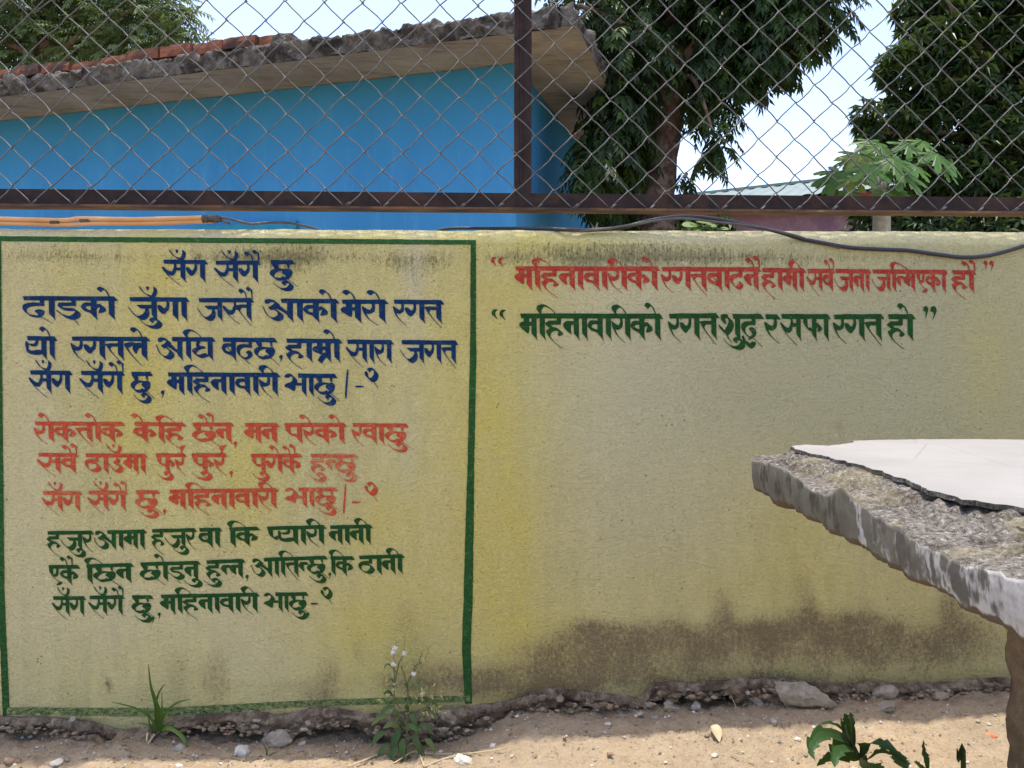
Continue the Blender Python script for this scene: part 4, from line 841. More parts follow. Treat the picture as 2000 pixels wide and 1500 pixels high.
pts = [(1120, 452, .012), (1180, 447.5, .014), (1240, 438, .012), (1300, 428.5, .008), (1345, 427, .004), (1395, 433, -.006), (1440, 438, -.014), (1500, 447, -.018), (1550, 459, -.02), (1580, 468.5, None), (1620, 479, None), (1640, 484, None)]
P = cat3([PY(a, b, fy(a, b, .004)-.002 if c_ is None else c_) for a, b, c_ in pts], 6)
m = MB(); m.tube(P, .0032, 8); m.build('strand', M_['greyc'], bk2, True)

# ------------------------------------------------------------------ broken concrete table
TZ = .79; TT = .07
def TP(X, d, z): return Vector((CAM.x, CAM.y, 0))+Vector((fwd.x, fwd.y, 0)).normalized()*d+rgt*X+Zv*z
table = empty('concrete_table', TP(.8, .85, 0)); tag(table, 'broken concrete table with a smooth pale top and chipped corner in the right foreground', 'table')
q = NT('broken_concrete', .97, .1)
n1 = q.noise(32, 6, .75); n2 = q.noise(170, 5, .8); n3 = q.noise(9, 4, .6); n4 = q.noise(400, 3, .7)
c = q.mix(q.ramp(n1, .35, .65), (.115, .10, .078), (.26, .238, .20)); c = q.mix(q.math('MULTIPLY', q.ramp(n2, .48, .60), .92), c, (.055, .046, .036)); c = q.mix(q.math('MULTIPLY', q.ramp(n2, .44, .34), .8), c, (.55, .52, .48)); c = q.mix(q.math('MULTIPLY', q.ramp(n4, .58, .7), .5), c, (.10, .085, .07))
c = q.mix(q.math('MULTIPLY', q.ramp(n3, .5, .65), .35), c, (.34, .29, .15))
q.color(c); k = q.bump(n1, .9, .006); k = q.bump(n2, 1, .004, k); q.bump(n4, .8, .0012, k); M_['broken'] = q.m
q = NT('table_face', .9, .15)
at = q.attr('white'); n1 = q.noise(20, 5, .65); n2 = q.noise(110, 5, .7); n3 = q.noise(45, 4, .6, st=(1, 1, .4)); n5 = q.noise(12, 4, .6)
c = q.mix(q.ramp(n1, .35, .65), (.115, .11, .086), (.165, .16, .125)); c = q.mix(q.math('MULTIPLY', q.ramp(n2, .55, .72), .5), c, (.13, .115, .085))
wf = q.ramp(q.math('ADD', at, q.math('MULTIPLY', q.math('SUBTRACT', n3, .5), 1.6)), .45, .55)
wc = q.mix(q.ramp(n2, .35, .7), (.44, .43, .41), (.32, .31, .29)); c = q.mix(wf, c, wc)
dk = q.ramp(q.math('ADD', q.math('MULTIPLY', q.math('SUBTRACT', n3, .5), 1.2), n5), .54, .70, 0, .85); c = q.mix(dk, c, (.06, .052, .038))
bw = q.ramp(q.math('ADD', q.attr('brown'), q.math('MULTIPLY', q.math('SUBTRACT', n1, .5), .9)), .45, .6); c = q.mix(bw, c, (.11, .085, .06))
q.color(c); k = q.bump(n1, .5, .003); q.bump(n2, .6, .0012, k); M_['tface'] = q.m
q = NT('smooth_screed', .55, .3)
n1 = q.noise(5, 4, .6); n2 = q.noise(60, 3, .6, st=(.2, 1, 1)); n3 = q.noise(300, 2, .6)
v = q.voro(3.2, 'DISTANCE_TO_EDGE', vec=q.n('ShaderNodeVectorMath').outputs[0] if False else None)
c = q.mix(q.ramp(n1, .35, .65), (.262, .248, .220), (.30, .285, .255)); c = q.mix(q.math('MULTIPLY', q.ramp(n2, .5, .7), .35), c, (.25, .235, .213)); c = q.mix(q.math('MULTIPLY', q.ramp(v, .006, .0015), .45), c, (.17, .155, .135)); c = q.mix(q.math('MULTIPLY', q.ramp(n3, .66, .72), .5), c, (.35, .32, .28))
q.color(c); q.bump(n2, .15, .001); M_['screed'] = q.m
# profile round the slab: path along far edge then left edge towards the camera. s -> (X, d), inset of the screed edge, height of the face top
LEFT = .412; FAR = 1.405
path = []
for i in range(90): path.append((2.1-(2.1-.60)*i/90, FAR))
for i in range(26):
    a = i/25*pi/2; path.append((LEFT+.10+.10*cos(a+pi/2)*1.0, 1.30+.10*sin(pi/2-a)*.9)) if i else path.append((.56, FAR-.005))
for i in range(1, 360): path.append((LEFT, 1.29-1.24*i/359))
# resample tidy
def edgeinfo(X, d, s):
    if d > 1.36 and X > .55: return (.012, .006)             # far edge: barely chipped
    return None
FT = [(1.29, .012), (1.22, .010), (1.17, .004), (1.13, .018), (1.08, .024), (1.03, .022), (1.0, .010), (.985, .008), (.95, .020), (.90, .022), (.85, .024), (.80, .020), (.75, .022), (.70, .020), (.66, .022), (.62, .018), (.57, .020), (.3, .02)]
FT = sorted([(1.3, .02), (1.2, .012), (1.14, .013), (1.09, .020), (1.044, .026), (.993, .0225), (.965, .008), (.947, .004), (.926, .0145), (.88, .0205), (.83, .023), (.77, .030), (.70, .031), (.64, .022), (.57, .022)])
IN = sorted([(1.32, .07), (1.29, .075), (1.25, .06), (1.2, .07), (1.1, .088), (1.0, .10), (.93, .115), (.85, .125), (.80, .135), (.7, .14), (.3, .14)])
V = []; W = []; B = []; mats = []; NP = 34; nP = len(path); fpts = []
for i, (X, d) in enumerate(path):
    a = path[max(0, i-1)]; b = path[min(nP-1, i+1)]; tx, td = b[0]-a[0], b[1]-a[1]; l = math.hypot(tx, td) or 1; nX, nD = td/l, -tx/l     # inward normal?
    # outward direction: away from the slab centre
    if (X+nX-1.2)**2+(d+nD-.7)**2 < (X-nX-1.2)**2+(d-nD-.7)**2: nX, nD = -nX, -nD
    far = d > 1.36 and X > .5
    ft = .006 if far else lerp_tab(FT, d)+.003*ns(d*50)+.0016*ns(d*140)
    inn = .02+.012*abs(ns(X*9)) if far else lerp_tab(IN, d)+.008*ns(d*30)
    if far and X < .75: inn = .03+.02*abs(ns(X*12))
    prof = []
    for k in range(14):                                     # rough top from under the screed out to the face edge
        t = k/13; fb_ = ft if t == 1 else max(ft, .024); zz_ = TZ-.0045-(fb_-.0045)*t**1.1 if not far else TZ-.006; prof.append((-(inn+.012)*(1-t), zz_+(.0 if t in (0, 1) else 0), 0, t))
    prof.append((.0012, TZ-ft-.0012, 1, 0))
    for k in range(1, 11): 
        t = k/10; prof.append((.001-.004*t+.002*sin(t*3), TZ-ft-(TT-ft)*t, 1, t))
    for k in range(1, 10): t = k/9; prof.append((-.003-.12*t, TZ-TT-.002-.004*sin(t*5), 2, t))
    NPR = len(prof)
    for (o_, z_, kind_, t) in prof:
        x_, d_ = X+nX*o_, d+nD*o_; p = TP(x_, d_, z_)
        if kind_ == 0:
            aa = sin(min(1, t*1.15)*pi) if t < .95 else .15
            p.z += aa*min(1, t*2.5)*(.013*fb(p.x*24, p.y*24, 2, 6)+.006*ns(p.x*90, p.y*90)+.003*ns(p.x*240, p.y*240)-.004)
            if far: p.z = min(p.z, TZ-.004)
        else:
            k_ = .5 if kind_ == 1 else 1
            nv = .0025*ns(p.x*18, p.y*18, p.z*18)*k_+.0012*fb(p.x*70, p.y*70, p.z*70)*k_
            lo = max(0, t-.75)*4 if kind_ == 1 else 1
            p += rgt*nX*(nv-.006*lo*max(0, ns(d*22, 3))) + Zv*(lo*(.008*ns(d*17, X*17, 6)+.006*ns(d*50, X*50)+.003*ns(d*120, 2)))
        V.append(p); white = 0; br = 0
        if kind_ == 1:
            white = lerp_tab([(.3, .9), (.62, .76), (.70, .62), (.78, .5), (.88, .36), (1.0, .24), (1.3, .24)], d)
            br = max(0, (t-.72)/.28)*.75
        if kind_ == 2: br = 1
        W.append(white); B.append(br); mats.append(0 if kind_ == 0 else 1)
F = []; FM = []
for i in range(nP-1):
    for k in range(NPR-1):
        F.append((i*NPR+k, (i+1)*NPR+k, (i+1)*NPR+k+1, i*NPR+k+1)); FM.append(0 if k < 13 else 1)
o = mesh('slab', V, F, [M_['broken'], M_['tface']], table, True, FM); o.name = 'slab'
a1 = o.data.attributes.new('white', 'FLOAT', 'POINT'); a1.data.foreach_set('value', W); a1 = o.data.attributes.new('brown', 'FLOAT', 'POINT'); a1.data.foreach_set('value', B)
bm = bmesh.new(); bm.from_mesh(o.data); bmesh.ops.recalc_face_normals(bm, faces=bm.faces); bm.to_mesh(o.data); bm.free()
# underside + core so that the slab is solid
m = MB(); m.obox(TP(LEFT+.10, .05, TZ-TT+.002), rgt*1.7, Vector((fwd.x, fwd.y, 0)).normalized()*(FAR-.10-.05), Zv*(TT-.016)); m.build('slab_core', M_['broken'], table)
# screed with a ragged broken edge: traced on the table top
E = [TP(2.05, .06, TZ), TP(1.2, .06, TZ), TP(LEFT+.15, .06, TZ), TP(LEFT+.135, .3, TZ), TP(LEFT+.15, .5, TZ), TP(LEFT+.128, .62, TZ)]+[PZ(a, b, TZ) for a, b in [(2120, 1030), (2000, 992), (1970, 986), (1940, 984), (1905, 977), (1880, 976), (1860, 968), (1835, 962), (1810, 956), (1790, 945), (1765, 935), (1745, 930), (1722, 919), (1705, 917), (1690, 911), (1678, 907), (1655, 903), (1650, 899), (1632, 898), (1618, 892), (1600, 888), (1584, 886), (1566, 880), (1554, 877), (1547, 872), (1556, 870), (1580, 868.5), (1615, 870.5), (1640, 868), (1655, 866), (1668, 863.5), (1662, 861.2), (1700, 859.5), (1800, 858), (1900, 857.5), (2000, 858.5), (2300, 858.5), (2600, 858.5)]]+[TP(2.05, FAR-.02, TZ)]
E2 = []
for a, b in zip(E, E[1:]):
    n_ = max(1, int((b-a).length/.006)); n_ = min(n_, 30)
    for i in range(n_): E2.append(a.lerp(b, i/n_))
E2.append(E[-1])
E2 = [p+Vector((ns(p.x*70, p.y*70)*.004, ns(p.y*70, p.x*70, 3)*.005, 0)) for p in E2]
top_ = [Vector((p.x, p.y, TZ+.0)) for p in E2]; bot_ = [Vector((p.x, p.y, TZ-.006)) for p in E2]; n_ = len(E2)
tri = geometry.delaunay_2d_cdt([Vector((p.x, p.y)) for p in E2], [], [list(range(n_))], 1, 1e-5)
V = [(v.x, v.y, TZ) for v in tri[0]]; F = [tuple(f) for f in tri[2]]; nb = len(V)
V += top_+bot_; F += [(nb+i, nb+i+1, nb+n_+i+1, nb+n_+i) for i in range(n_-1)]
tag(mesh('screed', V, F, [M_['screed'], M_['broken']], table, False, [0]*(len(F)-n_+1)+[1]*(n_-1)), 'smooth pale cement skin with a jagged broken edge')
M_['legm'] = rock_mat('stained_leg', (.10, .075, .05), (.20, .15, .10), (.07, .06, .035), 18, .9, .008)
def legpt(t, k, n):
    a = 2*pi*k/n; c_, s_ = cos(a), sin(a); e = 5
    rx = .13*abs(c_)**(2/e)*(1 if c_ > 0 else -1); rd = .10*abs(s_)**(2/e)*(1 if s_ > 0 else -1)
    z = TZ-TT+.01-(TZ-TT+.06)*t; w_ = 1+.05*ns(z*4, 3)
    p = TP(.732+rx*w_, .85+rd*w_, z); return p+Vector((fb(p.x*22, p.y*22, p.z*22), fb(p.y*22, p.z*22, p.x*22), 0))*.010
V = [legpt(j/44, k, 40) for j in range(45) for k in range(40)]; F = [(j*40+k, j*40+(k+1) % 40, (j+1)*40+(k+1) % 40, (j+1)*40+k) for j in range(44) for k in range(40)]
tag(mesh('leg', V, F, M_['legm'], table, True), 'rough brown stained concrete leg')

# ------------------------------------------------------------------ stones and rubble
def rockmesh(sx, sy, sz, seed, sub=3, rough=.35):
    bm = bmesh.new(); bmesh.ops.create_icosphere(bm, subdivisions=sub, radius=1)
    rr = random.Random(seed)
    pl = [(rdir(rr).normalized(), rr.uniform(.55, .85)) for _ in range(9)]
    for v in bm.verts:
        p = v.co.copy()
        for nn_, dd in pl:
            t = p.dot(nn_)
            if t > dd: p -= nn_*(t-dd)*.9
        p *= 1+rough*.5*fb(p.x*1.7+seed, p.y*1.7, p.z*1.7, 5)+rough*.18*ns(p.x*7, p.y*7+seed, p.z*7)
        v.co = Vector((p.x*sx, p.y*sy, p.z*sz))
    me = bpy.data.meshes.new('stone'); bm.to_mesh(me); bm.free(); return me
def stone(px, py, w_, h_, mat, label, name='stone', cat='stone', group=None, seed=0, sub=None, wall_side=False, tilt=0, lift=0):
    z = gz(PZ(px, py, 0).x, -.1)
    for _ in range(4):
        p = PZ(px, py, z); z = gz(p.x, min(p.y, -.01))
    d = (p-CAM).dot(fwd); s_ = d/FPX
    if p.y > -.02: p = PY(px, py, -.03)
    sx = w_*s_/2; sz = h_*s_/2*.95
    o = link_mesh(name, rockmesh(sx, (sx+sz)/2*.9, sz, seed or int(px*3+py), sub or (4 if w_ > 30 else 2 if w_ < 14 else 3)), mat, None, w_ > 14)
    o.location = p+Zv*(lift+sz*.3); o.rotation_euler = (tilt, random.Random(int(px)).uniform(-.3, .3), random.Random(int(py)).uniform(-.5, .5))
    tag(o, label, cat, group); return o
SG, SP, SB, SR = M_['stone_grey'], M_['stone_pale'], M_['stone_brown'], M_['stone_brick']
stone(1568, 1366, 128, 60, M_['rubble'], 'largest chunk of broken concrete, left of the rock on the wall footing at right', 'rubble_chunk', 'rubble')
stone(1525, 1352, 60, 22, M_['rubble'], 'flat rough lump wedged between the wall foot and the largest concrete chunk', 'rubble_chunk', 'rubble')
stone(1725, 1356, 60, 32, M_['rubble'], 'rounded buff rock sitting upright in the hollow of the footing', 'rubble_chunk', 'rubble')
stone(1730, 1380, 66, 16, M_['rubble'], 'flat slab of rubble lying just under the rounded buff rock', 'rubble_chunk', 'rubble')
stone(1834, 1362, 38, 18, M_['rubble'], 'small sloping lump of rubble right of the rounded buff rock', 'rubble_chunk', 'rubble')
stone(1310, 1384, 50, 18, M_['rubble'], 'flat brown slab lying against the wall foot left of the speckled grey stone', 'rubble_chunk', 'rubble')
stone(1480, 1374, 40, 20, M_['rubble'], 'brown lump of rubble between the speckled grey stone and the largest chunk', 'rubble_chunk', 'rubble')
stone(545, 1448, 66, 38, M_['rubble'], 'rough grey chunk lying under the wall left of the flowering weed', 'rubble_chunk', 'rubble')
stone(880, 1405, 44, 24, M_['rubble'], 'grey chunk set in the wall foot right of the flowering weed', 'rubble_chunk', 'rubble')
stone(1359, 1383, 24, 30, SG, 'speckled grey upright stone against the wall foot', 'stone')
stone(471, 1474, 34, 34, SP, 'angular white and grey stone left of the flowering weed')
stone(350, 1466, 25, 24, SG, 'blue grey stone just right of the grass tuft')
stone(905, 1488, 42, 26, SP, 'pale flat faced stone right of the flowering weed, in the sun')
stone(112, 1492, 26, 18, SP, 'pale slab of stone at the bottom left edge of the picture')
stone(24, 1489, 34, 20, SB, 'brown stone in the bottom left corner')
stone(1097, 1427, 16, 12, SG, 'pale grey stone on the shadow edge right of the painted green line')
stone(1191, 1475, 14, 9, SB, 'dark brown pebble alone on the sunlit dirt')
stone(1396, 1477, 14, 10, SP, 'small white stone on sunlit dirt under the dry leaf')
stone(1512, 1413, 18, 22, SG, 'upright stone in front of the largest concrete chunk')
stone(1935, 1443, 27, 14, SR, 'orange brick fragment beside the table leg', 'brick_fragment', 'brick fragment', lift=.003)
stone(1557, 1446, 17, 11, SP, 'cream coloured stone behind the leafy weed')
stone(693, 1460, 15, 11, SG, 'bluish stone in the shade left of the flowering weed')
stone(1700, 1438, 11, 8, SB, 'brown pebble on the sunlit dirt right of the leafy weed')
LMK = [(20, 'the brown corner stone'), (112, 'the pale slab at bottom left'), (306, 'the grass tuft'), (350, 'the blue grey stone'), (471, 'the angular white and grey stone'), (545, 'the rough grey chunk'), (690, 'the bluish stone'), (788, 'the flowering weed'), (905, 'the pale flat faced stone'), (1097, 'the pale grey shadow edge stone'), (1191, 'the lone dark brown pebble'), (1310, 'the flat brown slab'), (1400, 'the dry leaf'), (1512, 'the upright stone'), (1565, 'the largest concrete chunk'), (1660, 'the leafy weed'), (1725, 'the rounded buff rock'), (1810, 'the toothed green shoot'), (1935, 'the orange brick fragment')]
USED = set()
def stone_label(px, py, w_, kind, shade):
    size = 'tiny' if w_ < 9 else 'small' if w_ < 14 else 'middling'
    for _, (lx, nm) in sorted((abs(px-l), (l, n)) for l, n in LMK):
        for dist in (('just', 'close to the') if abs(px-lx) < 45 else ('some way', 'well to the')):
            side = 'left' if px < lx else 'right'
            rel = (dist+' '+side+' of '+nm); lab = '%s %s stone %s, %s' % (size, kind, 'in shade' if shade else 'in sun', rel)
            if lab not in USED: USED.add(lab); return lab
GS = 'small loose stones along the foot of the wall'
for k, (px, py, w_, h_, mt) in enumerate([(142, 1407, 16, 13, SG), (85, 1461, 10, 9, SG), (164, 1472, 16, 9, SG), (250, 1477, 17, 10, SG), (152, 1445, 16, 10, SG), (132, 1485, 12, 10, SG), (592, 1454, 22, 10, SG), (586, 1467, 9, 9, SG), (677, 1472, 14, 9, SG), (1215, 1400, 14, 9, SG), (1280, 1403, 16, 10, SG), (1787, 1407, 12, 6, SG), (1767, 1412, 7, 5, SG), (1910, 1410, 10, 6, SG), (1250, 1395, 18, 8, SG), (1385, 1395, 14, 8, SG), (400, 1460, 10, 6, SG), (300, 1480, 12, 8, SG), (640, 1478, 13, 8, SG), (735, 1478, 12, 8, SG), (60, 1440, 12, 7, SG)]):
    stone(px, py, w_, h_, mt, stone_label(px, py, w_, 'grey', True), group=GS)
for k, (px, py, w_, h_) in enumerate([(1103, 1442, 10, 8), (1045, 1447, 11, 8), (1186, 1416, 16, 9), (1242, 1416, 9, 7), (1282, 1416, 15, 8), (962, 1459, 12, 11), (1581, 1414, 10, 7), (1589, 1421, 9, 7), (1540, 1485, 9, 7), (1915, 1477, 9, 6), (350, 1497, 18, 8), (432, 1492, 8, 6), (1700, 1470, 8, 6), (1000, 1478, 8, 6), (1300, 1490, 9, 6), (1145, 1490, 8, 6), (1450, 1470, 8, 5), (1890, 1490, 10, 7), (690, 1484, 20, 10), (1350, 1450, 7, 5), (1230, 1452, 7, 5)]):
    stone(px, py, w_, h_, SP if k % 3 else SB, stone_label(px, py, w_, 'pale' if k % 3 else 'brown', False), group=GS)
rg = random.Random(5); m = MB()
for _ in range(4200):
    x = rg.uniform(-1.6, 1.8); y = -.02-abs(rg.gauss(0, .16)) if rg.random() < .6 else rg.uniform(-.8, -.02); r = rg.choice((.0012, .0016, .002, .0028, .004, .0055 if rg.random() < .35 else .002))*rg.uniform(.8, 1.3); z = gz(x, y)+r*.2
    V = []; 
    for (a, b, c_) in ((1, 0, 0), (-1, 0, 0), (0, 1, 0), (0, -1, 0), (0, 0, 1), (0, 0, -1)): V.append((x+a*r*rg.uniform(.6, 1.3), y+b*r*rg.uniform(.6, 1.3), z+c_*r*rg.uniform(.5, .9)))
    m.add(V, [(4, 0, 2), (4, 2, 1), (4, 1, 3), (4, 3, 0), (5, 2, 0), (5, 1, 2), (5, 3, 1), (5, 0, 3)], rg.choice((0, 0, 1, 1, 2)))
tag(m.build('gravel', [SG, SB, SP]), 'fine gravel and crumbs scattered over the dirt', 'gravel', kind='stuff')
# dry leaf
DRY = simple_mat('dry_leaf', (.40, .32, .18), (.50, .41, .25), .8, .2, 30, .001)
def blade(pts, wds, nrm, cup=0):
    pts = cat3(pts, 5); n = len(pts); V = []
    for i, p in enumerate(pts):
        t = (pts[min(i+1, n-1)]-pts[max(i-1, 0)]).normalized(); s_ = t.cross(nrm).normalized(); w_ = lerp_tab([(k/(len(wds)-1), q) for k, q in enumerate(wds)], i/(n-1))
        up_ = s_.cross(t); V += [p-s_*w_/2+up_*cup*w_, p, p+s_*w_/2+up_*cup*w_]
    F = []
    for i in range(n-1): F += [(i*3, i*3+1, i*3+4, i*3+3), (i*3+1, i*3+2, i*3+5, i*3+4)]
    return V, F
def onground(px, py, lift=.0):
    z = -.02
    for _ in range(4): p = PZ(px, py, z); z = gz(p.x, min(p.y, -.01))
    return p+Zv*lift
V, F = blade([onground(1388, 1424, .006), onground(1397, 1434, .012), onground(1405, 1452, .004)], [.006, .024, .026, .002], Zv, .25)
tag(mesh('dry_leaf', V, F, DRY), 'curled straw coloured dry leaf on the sunlit dirt', 'leaf')

# ------------------------------------------------------------------ weeds
GR = leaf_mat('grass_blade', (.05, .115, .02), (.08, .16, .03), (.16, .24, .05), .3)
STR = simple_mat('straw', (.42, .33, .19), (.52, .43, .27), .8, .2, 60)
def setr(o, v): at = o.data.attributes.new('rnd', 'FLOAT', 'POINT'); at.data.foreach_set('value', [v]*len(o.data.vertices)); return o
gb = PY(306, 1432, -.045); tuft = empty('grass_tuft', gb); tag(tuft, 'tuft of long grass rooted in the wall foot at the left', 'grass')
yb = gb.y
for (pts, wds, rv) in [([(310, 1428), (306, 1380), (295, 1340), (290, 1297)], [.012, .011, .006, .001], .2), ([(306, 1428), (304, 1380), (312, 1350), (323, 1335)], [.008, .006, .004, .001], .3), ([(314, 1428), (312, 1390), (306, 1370), (300, 1350)], [.010, .009, .006, .002], .3), ([(304, 1428), (297, 1405), (265, 1383), (217, 1371)], [.006, .007, .005, .001], .5), ([(312, 1426), (322, 1395), (345, 1373), (372, 1366)], [.006, .007, .005, .001], .4), ([(316, 1424), (317, 1395), (316, 1352)], [.006, .005, .001], .4), ([(316, 1428), (330, 1421), (357, 1440), (376, 1482)], [.006, .010, .010, .001], .95), ([(300, 1428), (292, 1412), (288, 1380)], [.005, .004, .001], .3), ([(318, 1424), (330, 1412), (352, 1420)], [.004, .004, .001], .6), ([(298, 1428), (290, 1416), (270, 1412)], [.004, .003, .001], .6)]:
    V, F = blade([PY(a, b, yb-.012*i-.004) for i, (a, b) in enumerate(pts)], wds, Vector((.1, -1, .2)), .18); setr(mesh('blade', V, F, GR, tuft), rv)
for pts in ([(302, 1434), (285, 1458), (268, 1480), (255, 1498)], [(306, 1446), (318, 1465), (330, 1482), (338, 1496)], [(288, 1432), (284, 1470), (278, 1492)]):
    m = MB(); m.tube(cat3([PY(a, b, yb-.03*i) for i, (a, b) in enumerate(pts)], 4), [.003, .0022, .001], 5); tag(m.build('root', STR, tuft), 'dry pale root')
# small grass sprig and loose straws
gs = PY(520, 1476, -.12); s2 = empty('grass_sprig', gs); tag(s2, 'small green grass sprig left of the flowering weed', 'grass')
for (pts, wds) in [([(520, 1480), (521, 1465), (513, 1450)], [.005, .004, .001]), ([(520, 1480), (508, 1478), (498, 1486)], [.004, .004, .001]), ([(520, 1480), (532, 1472), (545, 1466)], [.004, .003, .001])]:
    V, F = blade([PY(a, b, gs.y) for a, b in pts], wds, Vector((0, -1, .2)), .2); setr(mesh('blade', V, F, GR, s2), .6)
gs = PY(915, 1462, -.1); s3 = empty('grass_sprig', gs); tag(s3, 'single thin grass sprig standing at the wall foot below the green painted line', 'grass')
for (pts, wds) in [([(915, 1464), (913, 1452), (909, 1441)], [.003, .003, .001])]:
    V, F = blade([PY(a, b, gs.y) for a, b in pts], wds, Vector((0, -1, .2)), .2); setr(mesh('blade', V, F, GR, s3), .8)
for k, (pts, r, lab) in enumerate([([(825, 1475), (860, 1476), (920, 1474), (985, 1465)], .0018, 'long straw lying right of the flowering weed'), ([(830, 1500), (865, 1486), (890, 1478)], .002, 'short straw slanting below the long straw'), ([(680, 1500), (720, 1484), (758, 1466)], .0022, 'dry stalk slanting down left of the flowering weed'), ([(770, 1494), (812, 1470), (828, 1500)], .002, 'pale stalk leaning at the foot of the flowering weed'), ([(1431, 1366), (1435, 1375), (1439, 1388)], .0012, 'tiny straw hanging in the footing hollow at right'), ([(1425, 1475), (1450, 1482), (1472, 1492)], .0014, 'dark twig lying on the sunlit dirt')]):
    P = [onground(a, b, .004) if b > 1440 else PY(a, b, -.06) for a, b in pts]
    m = MB(); m.tube(cat3(P, 4), r, 5); tag(m.build('dry_stalk', STR), lab, 'straw')
# flowering weed
FW = leaf_mat('weed_leaf', (.05, .095, .025), (.085, .14, .045), (.15, .20, .06), .3, .55)
ST = simple_mat('weed_stem', (.10, .13, .05), (.15, .15, .07), .6, .3, 40)
BUD = simple_mat('weed_bud', (.30, .33, .10), (.40, .38, .14), .7, .2, 90)
q = NT('seed_fluff', .9, .1); q.color((.78, .76, .72)); FL = q.m
wb = onground(788, 1478); wy = wb.y; weed = empty('flowering_weed', wb); tag(weed, 'tall thin weed with white fluffy seed heads growing against the wall', 'weed')
def WP(a, b, dy=0): return PY(a, b, min(-.03, wy+.05*(1478-b)/200)+dy)
stems = [[(790, 1480), (772, 1420), (770, 1360), (770, 1300), (769, 1272)], [(792, 1480), (795, 1420), (797, 1360), (797, 1330), (815, 1302), (825, 1272)], [(797, 1332), (805, 1318), (812, 1300), (822, 1295), (836, 1278)], [(770, 1340), (778, 1300), (783, 1288), (788, 1278)], [(794, 1430), (820, 1400), (835, 1380), (850, 1362)], [(797, 1350), (790, 1320), (783, 1300)], [(835, 1380), (842, 1370), (868, 1362)]]
for s_ in stems:
    m = MB(); m.tube(cat3([WP(a, b) for a, b in s_], 5), [.0026, .002, .0015, .0011], 5); m.build('stem', ST, weed)
rg = random.Random(8)
for (a, b, L_, wd, ax, az) in [(748, 1402, .060, .020, -1, -.2), (742, 1438, .055, .022, -1, -.7), (775, 1440, .075, .026, -.45, -1), (768, 1475, .07, .026, -.5, -.9), (812, 1450, .055, .022, .7, -1), (820, 1466, .05, .024, .5, -1), (806, 1405, .045, .02, .5, -.7), (800, 1490, .05, .022, .2, -.7), (760, 1355, .035, .012, -.8, .6), (778, 1370, .04, .014, .3, 1), (795, 1385, .04, .014, -.2, .8), (812, 1340, .035, .012, .8, -.4), (794, 1340, .032, .012, -.3, .8), (845, 1395, .03, .010, .8, -.4), (780, 1400, .035, .012, .6, .4), (757, 1300, .02, .006, -1, 0), (815, 1430, .04, .016, .5, .9), (785, 1415, .04, .016, -.5, .6), (758, 1385, .05, .018, -.9, -.3), (768, 1418, .055, .022, -.8, .3), (800, 1422, .05, .02, .7, .2), (830, 1420, .045, .018, .9, -.2), (775, 1395, .04, .015, -.6, .7), (806, 1372, .035, .013, .6, .6), (752, 1462, .05, .02, -.9, -.5), (838, 1452, .045, .02, .8, -.7), (786, 1458, .06, .024, 0, -1), (848, 1376, .02, .008, .9, .2), (765, 1330, .025, .008, -.7, .7), (824, 1330, .02, .007, .8, .4)]:
    p0 = WP(a, b, -.012-.02*rg.random()); c0 = WP(783 if b > 1420 else a*.4+786*.6, min(1470, b+14)); dr = (rgt*ax+Zv*az+Vector((0, -.35, 0))).normalized()
    p0 = p0-dr*L_*.3
    L_ *= .8; wd *= .72; m = MB(); m.tube([c0, p0], .0012, 4); m.build('petiole', ST, weed)
    V, F = blade([p0, p0+dr*L_*.5+Zv*.004, p0+dr*L_-Zv*.010], [.004, wd, wd*.85, .001], Vector((ax*.2, -.8, .6)), .12); setr(mesh('leaf', V, F, FW, weed), rg.random())
heads = [(768, 1274, 10), (771, 1266, 10), (790, 1276, 10), (769, 1297, 10), (808, 1316, 9), (825, 1354, 8), (771, 1336, 5)]
for (a, b, s_) in heads:
    c0 = WP(a, b, -.006); R = s_/2*1.4*(c0-CAM).dot(fwd)/FPX*.78; V = []; m = MB()
    for k in range(110):
        v = rdir(rg).normalized()*R*rg.uniform(.8, 1.1); o1 = v.orthogonal().normalized()*.00035; m.add([c0-o1, c0+o1, c0+v+o1, c0+v-o1], [(0, 1, 2, 3)])
    bmx = bmesh.new(); bmesh.ops.create_icosphere(bmx, subdivisions=1, radius=R*.55); n0 = [c0+v.co for v in bmx.verts]; ff = [tuple(v.index for v in f.verts) for f in bmx.faces]; bmx.free(); m.add(n0, ff)
    tag(m.build('seed_head', FL, weed), 'round white fluffy seed head')
for _ in range(84):
    a, b = rg.choice([(rg.gauss(770, 12), rg.gauss(1278, 22)), (rg.gauss(820, 16), rg.gauss(1285, 18)), (rg.gauss(785, 18), rg.gauss(1315, 10)), (rg.gauss(812, 12), rg.gauss(1372, 12)), (rg.gauss(838, 16), rg.gauss(1366, 12)), (rg.gauss(845, 8), rg.gauss(1392, 8)), (rg.gauss(750, 8), rg.gauss(1350, 14))])
    b = min(b, 1440); p0 = WP(a, b, rg.uniform(-.02, .01)); dr = (rdir(rg)+Zv*.6).normalized(); j = min(((WP(u_, v_)-p0).length, (u_, v_)) for s_ in stems for u_, v_ in s_)[1]
    m = MB(); m.tube([WP(*j), (WP(*j)+p0)/2+Zv*.003, p0], .0005, 3); m.tube([p0, p0+dr*.004, p0+dr*.011], [.0008, .0026, .0012], 6, 1); m.build('bud', [ST, BUD], weed)
